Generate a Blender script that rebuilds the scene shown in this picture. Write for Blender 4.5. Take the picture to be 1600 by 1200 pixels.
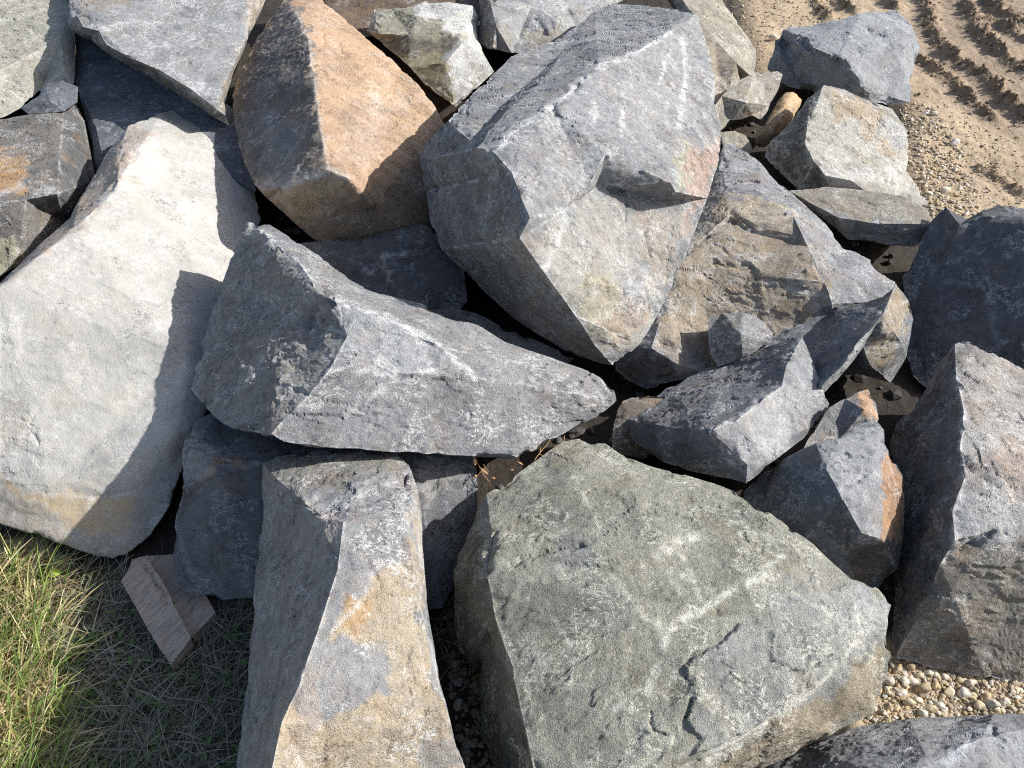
import bpy, math, random
import numpy as np
from mathutils import Vector
from mathutils.geometry import delaunay_2d_cdt

random.seed(7)
rng = np.random.default_rng(11)
scene = bpy.context.scene
for o in list(bpy.data.objects):
    bpy.data.objects.remove(o)

# ------------------------------------------------------------------ camera
CAM_H, PITCH, FPX = 1.9, math.radians(45.0), 1250.0      # metres, below horizontal, focal length in px of a 1600 px wide frame
cam_data = bpy.data.cameras.new('camera')
cam = bpy.data.objects.new('camera', cam_data)
scene.collection.objects.link(cam)
cam.location = (0, 0, CAM_H)
cam.rotation_euler = (math.pi / 2 - PITCH, 0, 0)
cam_data.sensor_width = 36.0
cam_data.lens = 36.0 * FPX / 1600.0
cam_data.clip_start, cam_data.clip_end = 0.02, 500.0
scene.camera = cam

# ------------------------------------------------------------------ sky and sun
SUN_EL, SUN_AZ = math.radians(33.0), math.radians(83.0)  # azimuth clockwise from +Y (straight ahead); 90 = from the right
sun_dir = Vector((math.sin(SUN_AZ) * math.cos(SUN_EL), math.cos(SUN_AZ) * math.cos(SUN_EL), math.sin(SUN_EL)))
world = bpy.data.worlds.new('World')
scene.world = world
world.use_nodes = True
wn, wl = world.node_tree.nodes, world.node_tree.links
wn.clear()
sky = wn.new('ShaderNodeTexSky')
sky.sky_type = 'NISHITA'
sky.sun_disc = False
sky.sun_elevation = SUN_EL
sky.sun_rotation = SUN_AZ
sky.air_density, sky.dust_density, sky.ozone_density = 0.9, 1.8, 0.0
bg = wn.new('ShaderNodeBackground')
bg.inputs['Strength'].default_value = 0.125
wo = wn.new('ShaderNodeOutputWorld')
wl.new(sky.outputs[0], bg.inputs[0])
wl.new(bg.outputs[0], wo.inputs[0])
sun_data = bpy.data.lights.new('sun', 'SUN')
sun_data.energy = 5.0
sun_data.angle = math.radians(0.5)
sun_data.color = (1.0, 0.98, 0.945)
sun = bpy.data.objects.new('sun', sun_data)
sun.rotation_euler = sun_dir.to_track_quat('Z', 'Y').to_euler()
scene.collection.objects.link(sun)

scene.view_settings.view_transform = 'Standard'
scene.view_settings.look = 'None'
scene.view_settings.exposure = 0.36
scene.view_settings.gamma = 1.0
scene.view_settings.use_curve_mapping = False
scene.render.engine = 'CYCLES'
scene.cycles.use_denoising = False
scene.cycles.filter_width = 1.1
scene.cycles.max_bounces = 6
scene.cycles.diffuse_bounces = 4

# ------------------------------------------------------------------ projection between the photograph's pixels and the place
SP, CP = math.sin(PITCH), math.cos(PITCH)
def at(px, py, z):
    """World point at height z seen at pixel px, py of the 1600 x 1200 photograph."""
    u, v = (px - 800.0) / FPX, (py - 600.0) / FPX
    dz = -(SP + v * CP)
    t = (z - CAM_H) / dz
    return np.array((u * t, (CP - v * SP) * t, z))
def proj(P):
    P = np.asarray(P, float)
    x, y, z = P[..., 0], P[..., 1], P[..., 2] - CAM_H
    depth = y * CP - z * SP
    up = y * SP + z * CP
    return np.stack((800 + FPX * x / depth, 600 - FPX * up / depth), -1), depth

# ------------------------------------------------------------------ noise (numpy)
def _hash(ix, iy, iz, s):
    with np.errstate(over='ignore'):
        h = (ix.astype(np.uint32) * np.uint32(374761393)) ^ (iy.astype(np.uint32) * np.uint32(668265263)) ^ (iz.astype(np.uint32) * np.uint32(2147483647 - 5915587)) ^ np.uint32((s * 2654435761) & 0xffffffff)
        h = (h ^ (h >> np.uint32(13))) * np.uint32(1274126177)
        h = (h ^ (h >> np.uint32(16))) * np.uint32(2246822519)
        return h ^ (h >> np.uint32(15))
def rnd(ix, iy, iz, s):
    return _hash(ix, iy, iz, s).astype(np.float64) / 4294967295.0
def vnoise(p, s=0):
    """Gradient noise, about -1..1."""
    i = np.floor(p).astype(np.int64)
    f = (p - i).astype(np.float32)
    i = i.astype(np.int32)
    w = f * f * f * (f * (f * 6 - 15) + 10)
    out = 0
    for dx in (0, 1):
        wx = w[:, 0] if dx else 1 - w[:, 0]
        for dy in (0, 1):
            wy = w[:, 1] if dy else 1 - w[:, 1]
            for dz in (0, 1):
                wz = w[:, 2] if dz else 1 - w[:, 2]
                h = _hash(i[:, 0] + dx, i[:, 1] + dy, i[:, 2] + dz, s)
                gx = (h & np.uint32(1023)).astype(np.float32) / np.float32(511.5) - 1
                gy = ((h >> np.uint32(10)) & np.uint32(1023)).astype(np.float32) / np.float32(511.5) - 1
                gz = ((h >> np.uint32(20)) & np.uint32(1023)).astype(np.float32) / np.float32(511.5) - 1
                out = out + wx * wy * wz * (gx * (f[:, 0] - dx) + gy * (f[:, 1] - dy) + gz * (f[:, 2] - dz))
    return out * 1.4
def fbm(p, octaves=4, s=0, gain=0.5):
    a, t = 1.0, 0
    for k in range(octaves):
        t = t + a * vnoise(p, s + k * 17)
        p = p * 2.03 + 3.7
        a *= gain
    return t
def facets(p, s=0):
    """Broken-stone relief: every cell is a small tilted plane; returns height and distance to the joint."""
    i = np.floor(p).astype(np.int64)
    best = np.full(len(p), 9e9)
    sec = np.full(len(p), 9e9)
    hgt = np.zeros(len(p))
    i = np.floor(p - 0.5).astype(np.int64)
    for dx in (0, 1):
        for dy in (0, 1):
            for dz in (0, 1):
                c = (i[:, 0] + dx, i[:, 1] + dy, i[:, 2] + dz)
                q = np.stack([c[k] + 0.2 + 0.6 * rnd(*c, s + k) for k in range(3)], 1)
                d = ((p - q) ** 2).sum(1)
                g = np.stack([rnd(*c, s + 5 + k) * 2 - 1 for k in range(3)], 1)
                h = ((p - q) * g).sum(1) + 0.5 * (rnd(*c, s + 9) * 2 - 1)
                m = d < best
                sec = np.where(m, best, np.minimum(sec, d))
                hgt = np.where(m, h, hgt)
                best = np.where(m, d, best)
    return hgt, np.sqrt(sec) - np.sqrt(best)
def sstep(a, b, x):
    t = np.clip((x - a) / (b - a), 0, 1)
    return t * t * (3 - 2 * t)
def seg_dist(P, A, B):
    """Distance of every P to every segment A-B -> minimum."""
    out = np.full(len(P), 9e9)
    for a, b in zip(A, B):
        ab = b - a
        t = np.clip(((P - a) @ ab) / max(ab @ ab, 1e-12), 0, 1)
        d = np.sqrt((((P - a) - t[:, None] * ab) ** 2).sum(1))
        out = np.minimum(out, d)
    return out
def inside(P, poly):
    c = np.zeros(len(P), bool)
    x, y = P[:, 0], P[:, 1]
    n = len(poly)
    for k in range(n):
        x0, y0 = poly[k]; x1, y1 = poly[(k + 1) % n]
        if y0 == y1: continue
        c ^= ((y0 > y) != (y1 > y)) & (x < (x1 - x0) * (y - y0) / (y1 - y0) + x0)
    return c
def refine(V, T, vis, L_vis, L_hid, rounds=9):
    for _ in range(rounds):
        E = np.sort(np.concatenate((T[:, [0, 1]], T[:, [1, 2]], T[:, [2, 0]])), 1)
        key = E[:, 0].astype(np.int64) * len(V) + E[:, 1]
        uq, first, inv = np.unique(key, return_index=True, return_inverse=True)
        inv = inv.reshape(-1)
        ue = E[first]
        L = np.full(len(ue), 9.0)
        np.minimum.at(L, inv, np.tile(np.where(vis, L_vis, L_hid), 3))
        ln = np.linalg.norm(V[ue[:, 0]] - V[ue[:, 1]], axis=1)
        mark = ln > L
        if not mark.any(): break
        nid = np.full(len(ue), -1)
        nid[mark] = len(V) + np.arange(mark.sum())
        V = np.concatenate((V, 0.5 * (V[ue[mark, 0]] + V[ue[mark, 1]])))
        n = len(T)
        m = nid[np.stack((inv[:n], inv[n:2 * n], inv[2 * n:]), 1)]
        cnt = (m >= 0).sum(1)
        nt, nv = [T[cnt == 0]], [vis[cnt == 0]]
        k = cnt == 3
        a, b, c = T[k].T; ab, bc, ca = m[k].T
        nt += [np.stack(q, 1) for q in ((a, ab, ca), (ab, b, bc), (ca, bc, c), (ab, bc, ca))]
        nv += [vis[k]] * 4
        for r in range(3):
            i0, i1, i2 = r, (r + 1) % 3, (r + 2) % 3
            k = (cnt == 1) & (m[:, i0] >= 0)
            a, b, c = T[k][:, i0], T[k][:, i1], T[k][:, i2]; ab = m[k][:, i0]
            nt += [np.stack((a, ab, c), 1), np.stack((ab, b, c), 1)]; nv += [vis[k]] * 2
            k = (cnt == 2) & (m[:, i2] < 0)
            a, b, c = T[k][:, i0], T[k][:, i1], T[k][:, i2]; ab, bc = m[k][:, i0], m[k][:, i1]
            nt += [np.stack((ab, b, bc), 1), np.stack((a, ab, bc), 1), np.stack((a, bc, c), 1)]; nv += [vis[k]] * 3
        T, vis = np.concatenate(nt), np.concatenate(nv)
    return V, T, vis
def vert_normals(V, T):
    fn = np.cross(V[T[:, 1]] - V[T[:, 0]], V[T[:, 2]] - V[T[:, 0]])
    N = np.zeros_like(V)
    for k in range(3):
        for c in range(3):
            N[:, c] += np.bincount(T[:, k], fn[:, c], len(V))
    return N / np.maximum(np.linalg.norm(N, axis=1), 1e-12)[:, None]
def smooth(V, T, it, lam=0.5):
    I = np.concatenate((T[:, 0], T[:, 1], T[:, 2], T[:, 1], T[:, 2], T[:, 0]))
    J = np.concatenate((T[:, 1], T[:, 2], T[:, 0], T[:, 0], T[:, 1], T[:, 2]))
    cnt = np.bincount(I, minlength=len(V))
    for _ in range(it):
        A = np.stack([np.bincount(I, V[J, c], len(V)) for c in range(3)], 1) / np.maximum(cnt, 1)[:, None]
        V = V + lam * (A - V)
    return V

# ------------------------------------------------------------------ mesh and object helpers
def mesh_from(name, V, T, mat, smooth_shade=True, floats=None, cols=None, sharp=0):
    me = bpy.data.meshes.new(name)
    T = np.asarray(T, np.int32)
    me.vertices.add(len(V)); me.vertices.foreach_set('co', np.asarray(V, np.float32).ravel())
    me.loops.add(T.size); me.loops.foreach_set('vertex_index', T.ravel())
    k = T.shape[1]
    me.polygons.add(len(T))
    me.polygons.foreach_set('loop_start', np.arange(0, T.size, k, dtype=np.int32))
    me.polygons.foreach_set('loop_total', np.full(len(T), k, np.int32))
    me.update(calc_edges=True)
    me.polygons.foreach_set('use_smooth', np.full(len(T), smooth_shade))
    for n, a in (floats or {}).items():
        at_ = me.attributes.new(n, 'FLOAT', 'POINT'); at_.data.foreach_set('value', np.asarray(a, np.float32))
    for n, a in (cols or {}).items():
        at_ = me.attributes.new(n, 'FLOAT_COLOR', 'POINT')
        at_.data.foreach_set('color', np.concatenate((a, np.ones((len(a), 1))), 1).astype(np.float32).ravel())
    if mat: me.materials.append(mat)
    if sharp: me.set_sharp_from_angle(angle=math.radians(sharp))
    return me
def link(name, me, loc=(0, 0, 0), label=None, cat=None, group=None, kind=None, parent=None):
    o = bpy.data.objects.new(name, me)
    scene.collection.objects.link(o)
    o.location = loc
    if label: o['label'] = label
    if cat: o['category'] = cat
    if group: o['group'] = group
    if kind: o['kind'] = kind
    if parent: o.parent = parent
    return o

# ------------------------------------------------------------------ materials
class NT:
    def __init__(self, name):
        self.m = bpy.data.materials.new(name); self.m.use_nodes = True
        self.n, self.l = self.m.node_tree.nodes, self.m.node_tree.links
        self.b = self.n['Principled BSDF']
        self.b.inputs['Specular IOR Level'].default_value = 0.25
    def put(self, sock, val):
        if hasattr(val, 'links') or isinstance(val, bpy.types.NodeSocket): self.l.new(val, sock)
        else: sock.default_value = val
    def noise(self, vec, scale, detail=4, rough=0.55, dist=0.0):
        x = self.n.new('ShaderNodeTexNoise'); self.put(x.inputs['Vector'], vec)
        x.inputs['Scale'].default_value = scale; x.inputs['Detail'].default_value = detail
        x.inputs['Roughness'].default_value = rough; x.inputs['Distortion'].default_value = dist
        return x.outputs['Fac']
    def ramp(self, v, a, b):
        x = self.n.new('ShaderNodeMapRange'); x.interpolation_type = 'SMOOTHSTEP'
        self.put(x.inputs['Value'], v); x.inputs['From Min'].default_value = a; x.inputs['From Max'].default_value = b
        return x.outputs[0]
    def math(self, op, a, b=0.0, c=0.0):
        x = self.n.new('ShaderNodeMath'); x.operation = op
        self.put(x.inputs[0], a); self.put(x.inputs[1], b)
        if op == 'MULTIPLY_ADD': self.put(x.inputs[2], c)
        return x.outputs[0]
    def mix(self, f, a, b, mode='MIX'):
        x = self.n.new('ShaderNodeMix'); x.data_type = 'RGBA'; x.blend_type = mode
        self.put(x.inputs[0], f)
        for s, v in ((x.inputs[6], a), (x.inputs[7], b)):
            self.put(s, v if not isinstance(v, tuple) or len(v) == 4 else v + (1.0,))
        return x.outputs[2]
    def attr(self, name, out='Fac'):
        x = self.n.new('ShaderNodeAttribute'); x.attribute_name = name
        return x.outputs[out]
    def coords(self):
        return self.n.new('ShaderNodeTexCoord').outputs['Object']
    def mapping(self, vec, rot=(0, 0, 0), scale=(1, 1, 1), loc=(0, 0, 0)):
        x = self.n.new('ShaderNodeMapping'); self.put(x.inputs['Vector'], vec)
        x.inputs['Rotation'].default_value = rot; x.inputs['Scale'].default_value = scale; x.inputs['Location'].default_value = loc
        return x.outputs[0]
    def bump(self, h, dist, strength=1.0, normal=None):
        x = self.n.new('ShaderNodeBump'); self.put(x.inputs['Height'], h)
        x.inputs['Distance'].default_value = dist; x.inputs['Strength'].default_value = strength
        if normal is not None: self.l.new(normal, x.inputs['Normal'])
        return x.outputs[0]

def rock_material(name, seed, grain=1.0, streak=0.5, streak_rot=(0.6, 0.3, 0.4), streak_col=(0.68, 0.68, 0.67), mottle=0.35, rust=0.15, rust_col=(0.36, 0.22, 0.11), rough=0.8, speck=0.78, fscale=560.0, sbump=0.35):
    """Broken stone: the face colours, mottling, pale bruises and fine crystal grain."""
    t = NT(name)
    co = t.mapping(t.coords(), loc=(seed * 1.37, seed * 0.71, seed * 2.13))
    col = t.attr('col', 'Color')
    wear, vein, patch = t.attr('wear'), t.attr('vein'), t.attr('patch')
    col = t.mix(t.math('MULTIPLY', t.attr('mottle'), mottle), col, t.mix(1.0, col, (0.52, 0.52, 0.54), 'MULTIPLY'))
    col = t.mix(t.math('MULTIPLY', t.attr('rust'), rust), col, rust_col)
    med = t.noise(co, 55.0, 4, 0.68, 0.3)
    col = t.mix(t.math('MULTIPLY', t.ramp(med, 0.52, 0.70), speck * 0.6), col, t.mix(1.0, col, (1.6, 1.58, 1.52), 'MULTIPLY'))
    col = t.mix(t.math('MULTIPLY', t.ramp(med, 0.48, 0.32), speck * 0.65), col, t.mix(1.0, col, (0.48, 0.48, 0.50), 'MULTIPLY'))
    # pale bruise marks and scratches along the cleavage
    sc = t.mapping(co, rot=streak_rot, scale=(22.0, 75.0, 75.0))
    s1 = t.noise(sc, 1.0, 4, 0.68, 1.2)
    st = t.math('MULTIPLY', t.ramp(s1, 0.55, 0.63), t.math('MULTIPLY', patch, streak))
    hn = t.noise(t.mapping(co, rot=streak_rot, scale=(20.0, 34.0, 34.0)), 1.0, 3, 0.6, 1.6)
    hair = t.math('MULTIPLY', t.ramp(t.math('ABSOLUTE', t.math('SUBTRACT', hn, 0.5)), 0.030, 0.010), t.math('MULTIPLY', t.ramp(patch, 0.1, 0.8), min(1.0, streak * 1.4)))
    st = t.math('MAXIMUM', st, hair)
    crack = t.math('MULTIPLY', t.ramp(t.math('ABSOLUTE', t.math('SUBTRACT', hn, 0.61)), 0.011, 0.003), t.ramp(t.attr('mottle'), 0.3, 0.9))
    col = t.mix(t.math('MULTIPLY', crack, 0.75), col, t.mix(1.0, col, (0.25, 0.25, 0.26), 'MULTIPLY'))
    pale = t.math('MULTIPLY', t.math('MAXIMUM', st, wear), t.ramp(med, 0.36, 0.50))
    col = t.mix(t.math('MULTIPLY', pale, 0.85), col, streak_col)
    col = t.mix(t.math('MULTIPLY', vein, t.ramp(med, 0.25, 0.48)), col, tuple(min(.74, k * 1.16) for k in streak_col))
    fine = t.noise(co, fscale, 2, 0.75)
    col = t.mix(t.math('MULTIPLY', t.ramp(fine, 0.54, 0.68), speck), col, t.mix(1.0, col, (1.9, 1.87, 1.8), 'MULTIPLY'))
    col = t.mix(t.math('MULTIPLY', t.ramp(fine, 0.46, 0.30), speck), col, t.mix(1.0, col, (0.38, 0.38, 0.40), 'MULTIPLY'))
    t.l.new(col, t.b.inputs['Base Color'])
    t.b.inputs['Roughness'].default_value = rough
    h = t.math('ADD', t.math('MULTIPLY', fine, 0.8), t.noise(co, 150.0, 3, 0.7))
    h = t.math('SUBTRACT', t.math('ADD', h, t.math('MULTIPLY', s1, sbump)), t.math('MULTIPLY', crack, 0.5))
    t.l.new(t.bump(h, 0.0050 * grain, 0.95), t.b.inputs['Normal'])
    return t.m

# ------------------------------------------------------------------ the rock builder
def build_rock(name, label, cat, group, outline, ridges=(), base=0.0, col=(0.24, 0.25, 0.26), paint=(), cracks=(), veins=(), rnd_it=0, low=0.010, fac=0.006, fac_scale=14.0, fine=0.0013, chip=0.012, wear=0.7, seed=0, px=5.0, step=.0035, plates=(), mat=None, shrink=0.12, warp=6.0, bed=(1.0, 0.2), bulge=.12):
    """outline / ridges: corners traced as (px, py, height); cut into facets along the ridges, closed down to its base, then broken up."""
    zs, pts, edges = {}, [], []
    def pid(p):
        k = (round(p[0]), round(p[1]))
        if k not in zs:
            zs[k] = (len(pts), p[2]); pts.append((p[0], p[1], p[2]))
        return zs[k][0]
    oid = [pid(p) for p in outline]
    for a, b in zip(oid, oid[1:] + oid[:1]): edges.append((a, b))
    for r in ridges:
        ids = [pid(p) for p in r]
        for a, b in zip(ids, ids[1:]): edges.append((a, b))
    v2, e2, f2, ov, oe, of = delaunay_2d_cdt([Vector((p[0], p[1])) for p in pts], edges, [oid], 1, 1e-4)
    Z = np.full(len(v2), np.nan)
    for k, o in enumerate(ov):
        if o: Z[k] = pts[o[0]][2]
    P2 = np.array([tuple(v) for v in v2])
    A3 = np.array(pts)
    for k in np.where(np.isnan(Z))[0]:
        d = np.hypot(*(A3[:, :2] - P2[k]).T); w = 1 / (d + 1e-3) ** 3
        Z[k] = (w * A3[:, 2]).sum() / w.sum()
    V = np.array([at(P2[k, 0], P2[k, 1], Z[k]) for k in range(len(P2))])
    T = []
    for f in f2:
        q = list(f)
        for i in range(1, len(q) - 1):
            a, b, c = q[0], q[i], q[i + 1]
            area = (P2[b, 0] - P2[a, 0]) * (P2[c, 1] - P2[a, 1]) - (P2[b, 1] - P2[a, 1]) * (P2[c, 0] - P2[a, 0])
            if abs(area) < 1e-6: continue
            T.append((a, c, b) if area > 0 else (a, b, c))
    T = np.array(T)
    nf = len(T)
    # boundary loop
    nxt = {}
    es = set()
    for a, b, c in T:
        for e in ((a, b), (b, c), (c, a)): es.add(e)
    for a, b in es:
        if (b, a) not in es: nxt[a] = b
    start = next(iter(nxt)); loop = [start]
    while nxt[loop[-1]] != start and len(loop) < 500: loop.append(nxt[loop[-1]])
    # hidden back: every boundary corner comes straight down, moved in under the rock until the front hides it
    poly = P2[loop]
    cen = poly.mean(0)
    C = at(cen[0], cen[1], base)
    small = cen + (poly - cen) * 0.93
    low_ids, mid_ids = [], []
    VV = list(V)
    for k in loop:
        p = V[k].copy()
        for s in np.linspace(shrink, 0.97, 30):
            q = p * (1 - s) + C * s; q[2] = min(base, p[2] - 0.01)
            if inside(proj(q[None])[0], small)[0]: break
        for bb in (bulge, bulge * .6, bulge * .3, 0):
            m = p * 0.5 + q * 0.5 + (p - C) * np.array((bb, bb, 0))
            if inside(proj(m[None])[0], small)[0]: break
        mid_ids.append(len(VV)); VV.append(m)
        low_ids.append(len(VV)); VV.append(q)
    ci = len(VV); VV.append(np.array((C[0], C[1], base)))
    back = []
    n = len(loop)
    for k in range(n):
        a, b = loop[k], loop[(k + 1) % n]
        ma, mb, la, lb = mid_ids[k], mid_ids[(k + 1) % n], low_ids[k], low_ids[(k + 1) % n]
        back += [(b, a, ma), (b, ma, mb), (mb, ma, la), (mb, la, lb), (lb, la, ci)]
    V = np.array(VV)
    T = np.concatenate((T, np.array(back)))
    vis = np.zeros(len(T), bool); vis[:nf] = True
    # sharp arrises
    fn = np.cross(V[T[:, 1]] - V[T[:, 0]], V[T[:, 2]] - V[T[:, 0]])
    fn /= np.maximum(np.linalg.norm(fn, axis=1), 1e-12)[:, None]
    ed = {}
    for ti, t in enumerate(T[:nf]):
        for e in ((t[0], t[1]), (t[1], t[2]), (t[2], t[0])): ed.setdefault(tuple(sorted(e)), []).append(ti)
    sharp = [e for e, ts in ed.items() if len(ts) == 1 or fn[ts[0]] @ fn[ts[1]] < 0.88]
    SA, SB = V[[e[0] for e in sharp]], V[[e[1] for e in sharp]]
    if DEBUG:
        s = np.array(sun_dir)
        print('ROCK', name, 'n.s per facet:', ' '.join('(%d,%d)%.2f' % (*P2[T[i]].mean(0), fn[i] @ s) for i in range(nf) if np.linalg.norm(np.cross(P2[T[i][1]] - P2[T[i][0]], P2[T[i][2]] - P2[T[i][0]])) > 6000))
    dep = proj(V[:nf])[1].mean() if nf else 2
    dep = proj(V[loop])[1].mean()
    L = px * dep / FPX * LOD
    V, T, vis = refine(V, T, vis, L, L * 7)
    front = np.zeros(len(V), bool); front[T[vis].ravel()] = True
    dist = seg_dist(V, SA, SB)
    S2, _ = proj(V)                                   # where each undisturbed point was traced in the photograph
    V = smooth(V, T, rnd_it)
    N = vert_normals(smooth(V, T, 2), T)
    q = V + seed * 3.1
    wv = np.stack((vnoise(q * 9, 1), vnoise(q * 9, 2), vnoise(q * 9, 3)), 1)
    fh, fj = facets(q * fac_scale + wv * 0.45, seed)
    fh2, fj2 = facets(q * fac_scale * 2.7 + wv * 0.6, seed + 40)
    ch = sstep(0.05, 0.55, vnoise(q * 8, 20) + .6 * vnoise(q * 21, 21) + 0.25 * vnoise(q * 60, 22))
    fmid = .4 + .6 * sstep(-.3, .4, vnoise(q * 6, 37))
    fm = 0.2 + 0.8 * sstep(-.05, .4, vnoise(q * 4.5, 7))
    d = 0.45 * low * fbm(q * 5.0, 3, 5) + fm * (.55 * fac * fh + 0.2 * fac * fh2) + fine * fbm(q * 55, 3, 31, 0.6) + .0007 * fmid * fbm(q * 130, 2, 35, .7)
    bu = np.array((bed[0], -bed[1] * .75, -bed[1] * .65)); bu /= np.linalg.norm(bu)
    qa = 1.7 * q - (q @ bu)[:, None] * bu * (1.7 - .5)        # ledges drawn out along the bedding
    na, nb_ = fbm(qa * 6.5, 4, 141, .55), fbm(qa * 11 + 7, 4, 147, .55)
    ledge = sstep(-.035, .045, na - .12) + .6 * sstep(-.045, .055, nb_ - .3) - .5 * sstep(-.045, .055, -nb_ - .5)
    d += step * ledge * (1 - .7 * np.exp(-(dist / .02) ** 2))
    d *= 1 - .65 * np.exp(-(dist / .010) ** 2)
    for pl, hgt in plates:
        l = np.array(pl, float)
        W4 = S2 + np.stack((vnoise(q * 40, 151), vnoise(q * 40, 152)), 1) * 5
        sd = seg_dist(W4, l, np.roll(l, -1, 0)) * np.where(inside(W4, l), 1, -1)
        d += hgt * sstep(-2.5, 2.5, sd) * front
    d -= chip * np.exp(-(dist / 0.014) ** 2) * ch
    d -= 0.4 * chip * np.exp(-(dist / 0.05) ** 2) * sstep(0.1, 0.5, vnoise(q * 11, 23))
    wob = np.stack((vnoise(q * 30, 51), vnoise(q * 30, 52)), 1) * warp + np.stack((vnoise(q * 90, 53), vnoise(q * 90, 54)), 1) * warp * 0.5
    W2 = S2 + wob
    vein = np.zeros(len(V))
    for line, width, depth in cracks:
        l = np.array(line, float)
        dd = seg_dist(W2, l[:-1], l[1:])
        tt = np.exp(-(dd / width) ** 2) * front
        d -= depth * tt
    for line, width, amt in veins:
        l = np.array(line, float)
        dd = seg_dist(W2, l[:-1], l[1:])
        vein = np.maximum(vein, amt * np.exp(-(dd / width) ** 2) * front * sstep(-0.6, 0.2, vnoise(q * 45, 61)))
    color = np.tile(np.array(col, float), (len(V), 1))
    color *= (1 + 0.10 * fbm(q * 4, 3, 71))[:, None]
    color *= (1 + 0.10 * (fh / (np.abs(fh).max() + 1e-6)))[:, None]
    for pl, pc, soft, amt in paint:  # face colours
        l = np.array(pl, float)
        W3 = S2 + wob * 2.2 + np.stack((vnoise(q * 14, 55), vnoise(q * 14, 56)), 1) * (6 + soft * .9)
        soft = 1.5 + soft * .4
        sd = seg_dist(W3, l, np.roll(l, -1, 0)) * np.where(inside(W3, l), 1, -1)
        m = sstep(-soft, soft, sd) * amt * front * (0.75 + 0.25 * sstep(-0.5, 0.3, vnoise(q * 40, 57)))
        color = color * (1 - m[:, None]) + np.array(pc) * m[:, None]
    V = V + N * d[:, None]
    wr = wear * np.exp(-((dist + .004 * vnoise(q * 60, 83)) / 0.0045) ** 2) * front * sstep(-0.35, 0.35, vnoise(q * 13, 81) + .7 * vnoise(q * 40, 84) + .4 * vnoise(q * 90, 85) - .12)
    wr = np.maximum(wr, 0.35 * wear * front * np.exp(-(fj / 0.05) ** 2) * sstep(0.1, 0.5, vnoise(q * 17, 82)))
    O = np.array((C[0], C[1], base))
    mot = sstep(-.15, .45, fbm(q * 8, 4, 91, .6))
    rus = sstep(.1, .6, fbm(q * 10, 4, 95, .65))
    hair = np.exp(-(np.abs(fbm(q * 9 + wv * .3, 4, 97, .6)) / .018) ** 2) * .8
    pat = sstep(-.15, .45, fbm(q * 10, 3, 99, .6))
    vein = np.maximum(vein, hair * pat * .6 * front)
    me = mesh_from(name, V - O, T, mat, True, {'wear': wr * 1.1, 'vein': vein, 'mottle': mot, 'rust': rus, 'patch': np.maximum(pat, .15)}, {'col': color}, sharp=30)
    global TRIS
    TRIS += len(T)
    return link(name, me, tuple(O), label, cat, group)
TRIS = 0
DEBUG = False
LOD = 1.0
# ------------------------------------------------------------------ stone colours and materials
GREY, LGREY, MGREY = (0.26, 0.27, 0.28), (0.33, 0.34, 0.35), (0.26, 0.268, 0.28)
DARK, BROWN, TAN, OLIVE = (0.13, 0.135, 0.145), (0.21, 0.175, 0.135), (0.37, 0.31, 0.235), (0.27, 0.245, 0.165)
BEIGE, WHITE, OCHRE, RUST, PINK, GREEN = (0.465, 0.452, 0.415), (0.62, 0.61, 0.58), (0.475, 0.33, 0.22), (0.42, 0.24, 0.12), (0.47, 0.34, 0.28), (0.318, 0.318, 0.268)
M_grey = rock_material('grey_stone', 1, speck=.85, fscale=620.)
M_grey2 = rock_material('grey_stone_streaked', 2, sbump=1.0, streak=0.9, streak_rot=(0.1, 0.2, -0.25), grain=1.3)
M_grey3 = rock_material('grey_stone_dark_side', 3, speck=.6, fscale=700., streak=0.45, streak_rot=(1.2, 0.3, 0.9), mottle=0.45)
M_rough = rock_material('rough_brown_grey_stone', 4, streak=0.55, streak_rot=(0.3, 0.9, 0.3), grain=1.5, rust=0.22, mottle=0.45, fscale=420.)
M_beige = rock_material('beige_stone', 5, grain=0.45, speck=.15, streak=0.35, streak_col=(0.74, 0.73, 0.69), mottle=0.2, rust=0.2, rust_col=(0.50, 0.40, 0.28))
M_ochre = rock_material('ochre_stone', 6, speck=.55, grain=0.8, streak=0.5, streak_col=(0.60, 0.56, 0.51), streak_rot=(0.2, 0.8, 0.9), mottle=0.4, rust=0.12, rust_col=(0.42, 0.25, 0.13))
M_green = rock_material('green_grey_stone', 7, fscale=480., grain=1.4, streak=0.95, streak_col=(0.62, 0.62, 0.54), streak_rot=(0.4, 0.2, -0.7), mottle=0.5, rust=0.25, rust_col=(0.27, 0.24, 0.13))
M_pale = rock_material('pale_stone', 8, speck=.7, fscale=400., grain=1.0, streak=0.9, streak_col=(0.66, 0.65, 0.60), mottle=0.35, rust=0.35, rust_col=(0.30, 0.26, 0.17))
M_blue = rock_material('blue_grey_stone', 9, speck=.6, fscale=640., grain=1.2, streak=0.6, streak_col=(0.50, 0.54, 0.58), mottle=0.4, rust=0.05)

PILE = 'quarry stones heaped in the pile'

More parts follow.
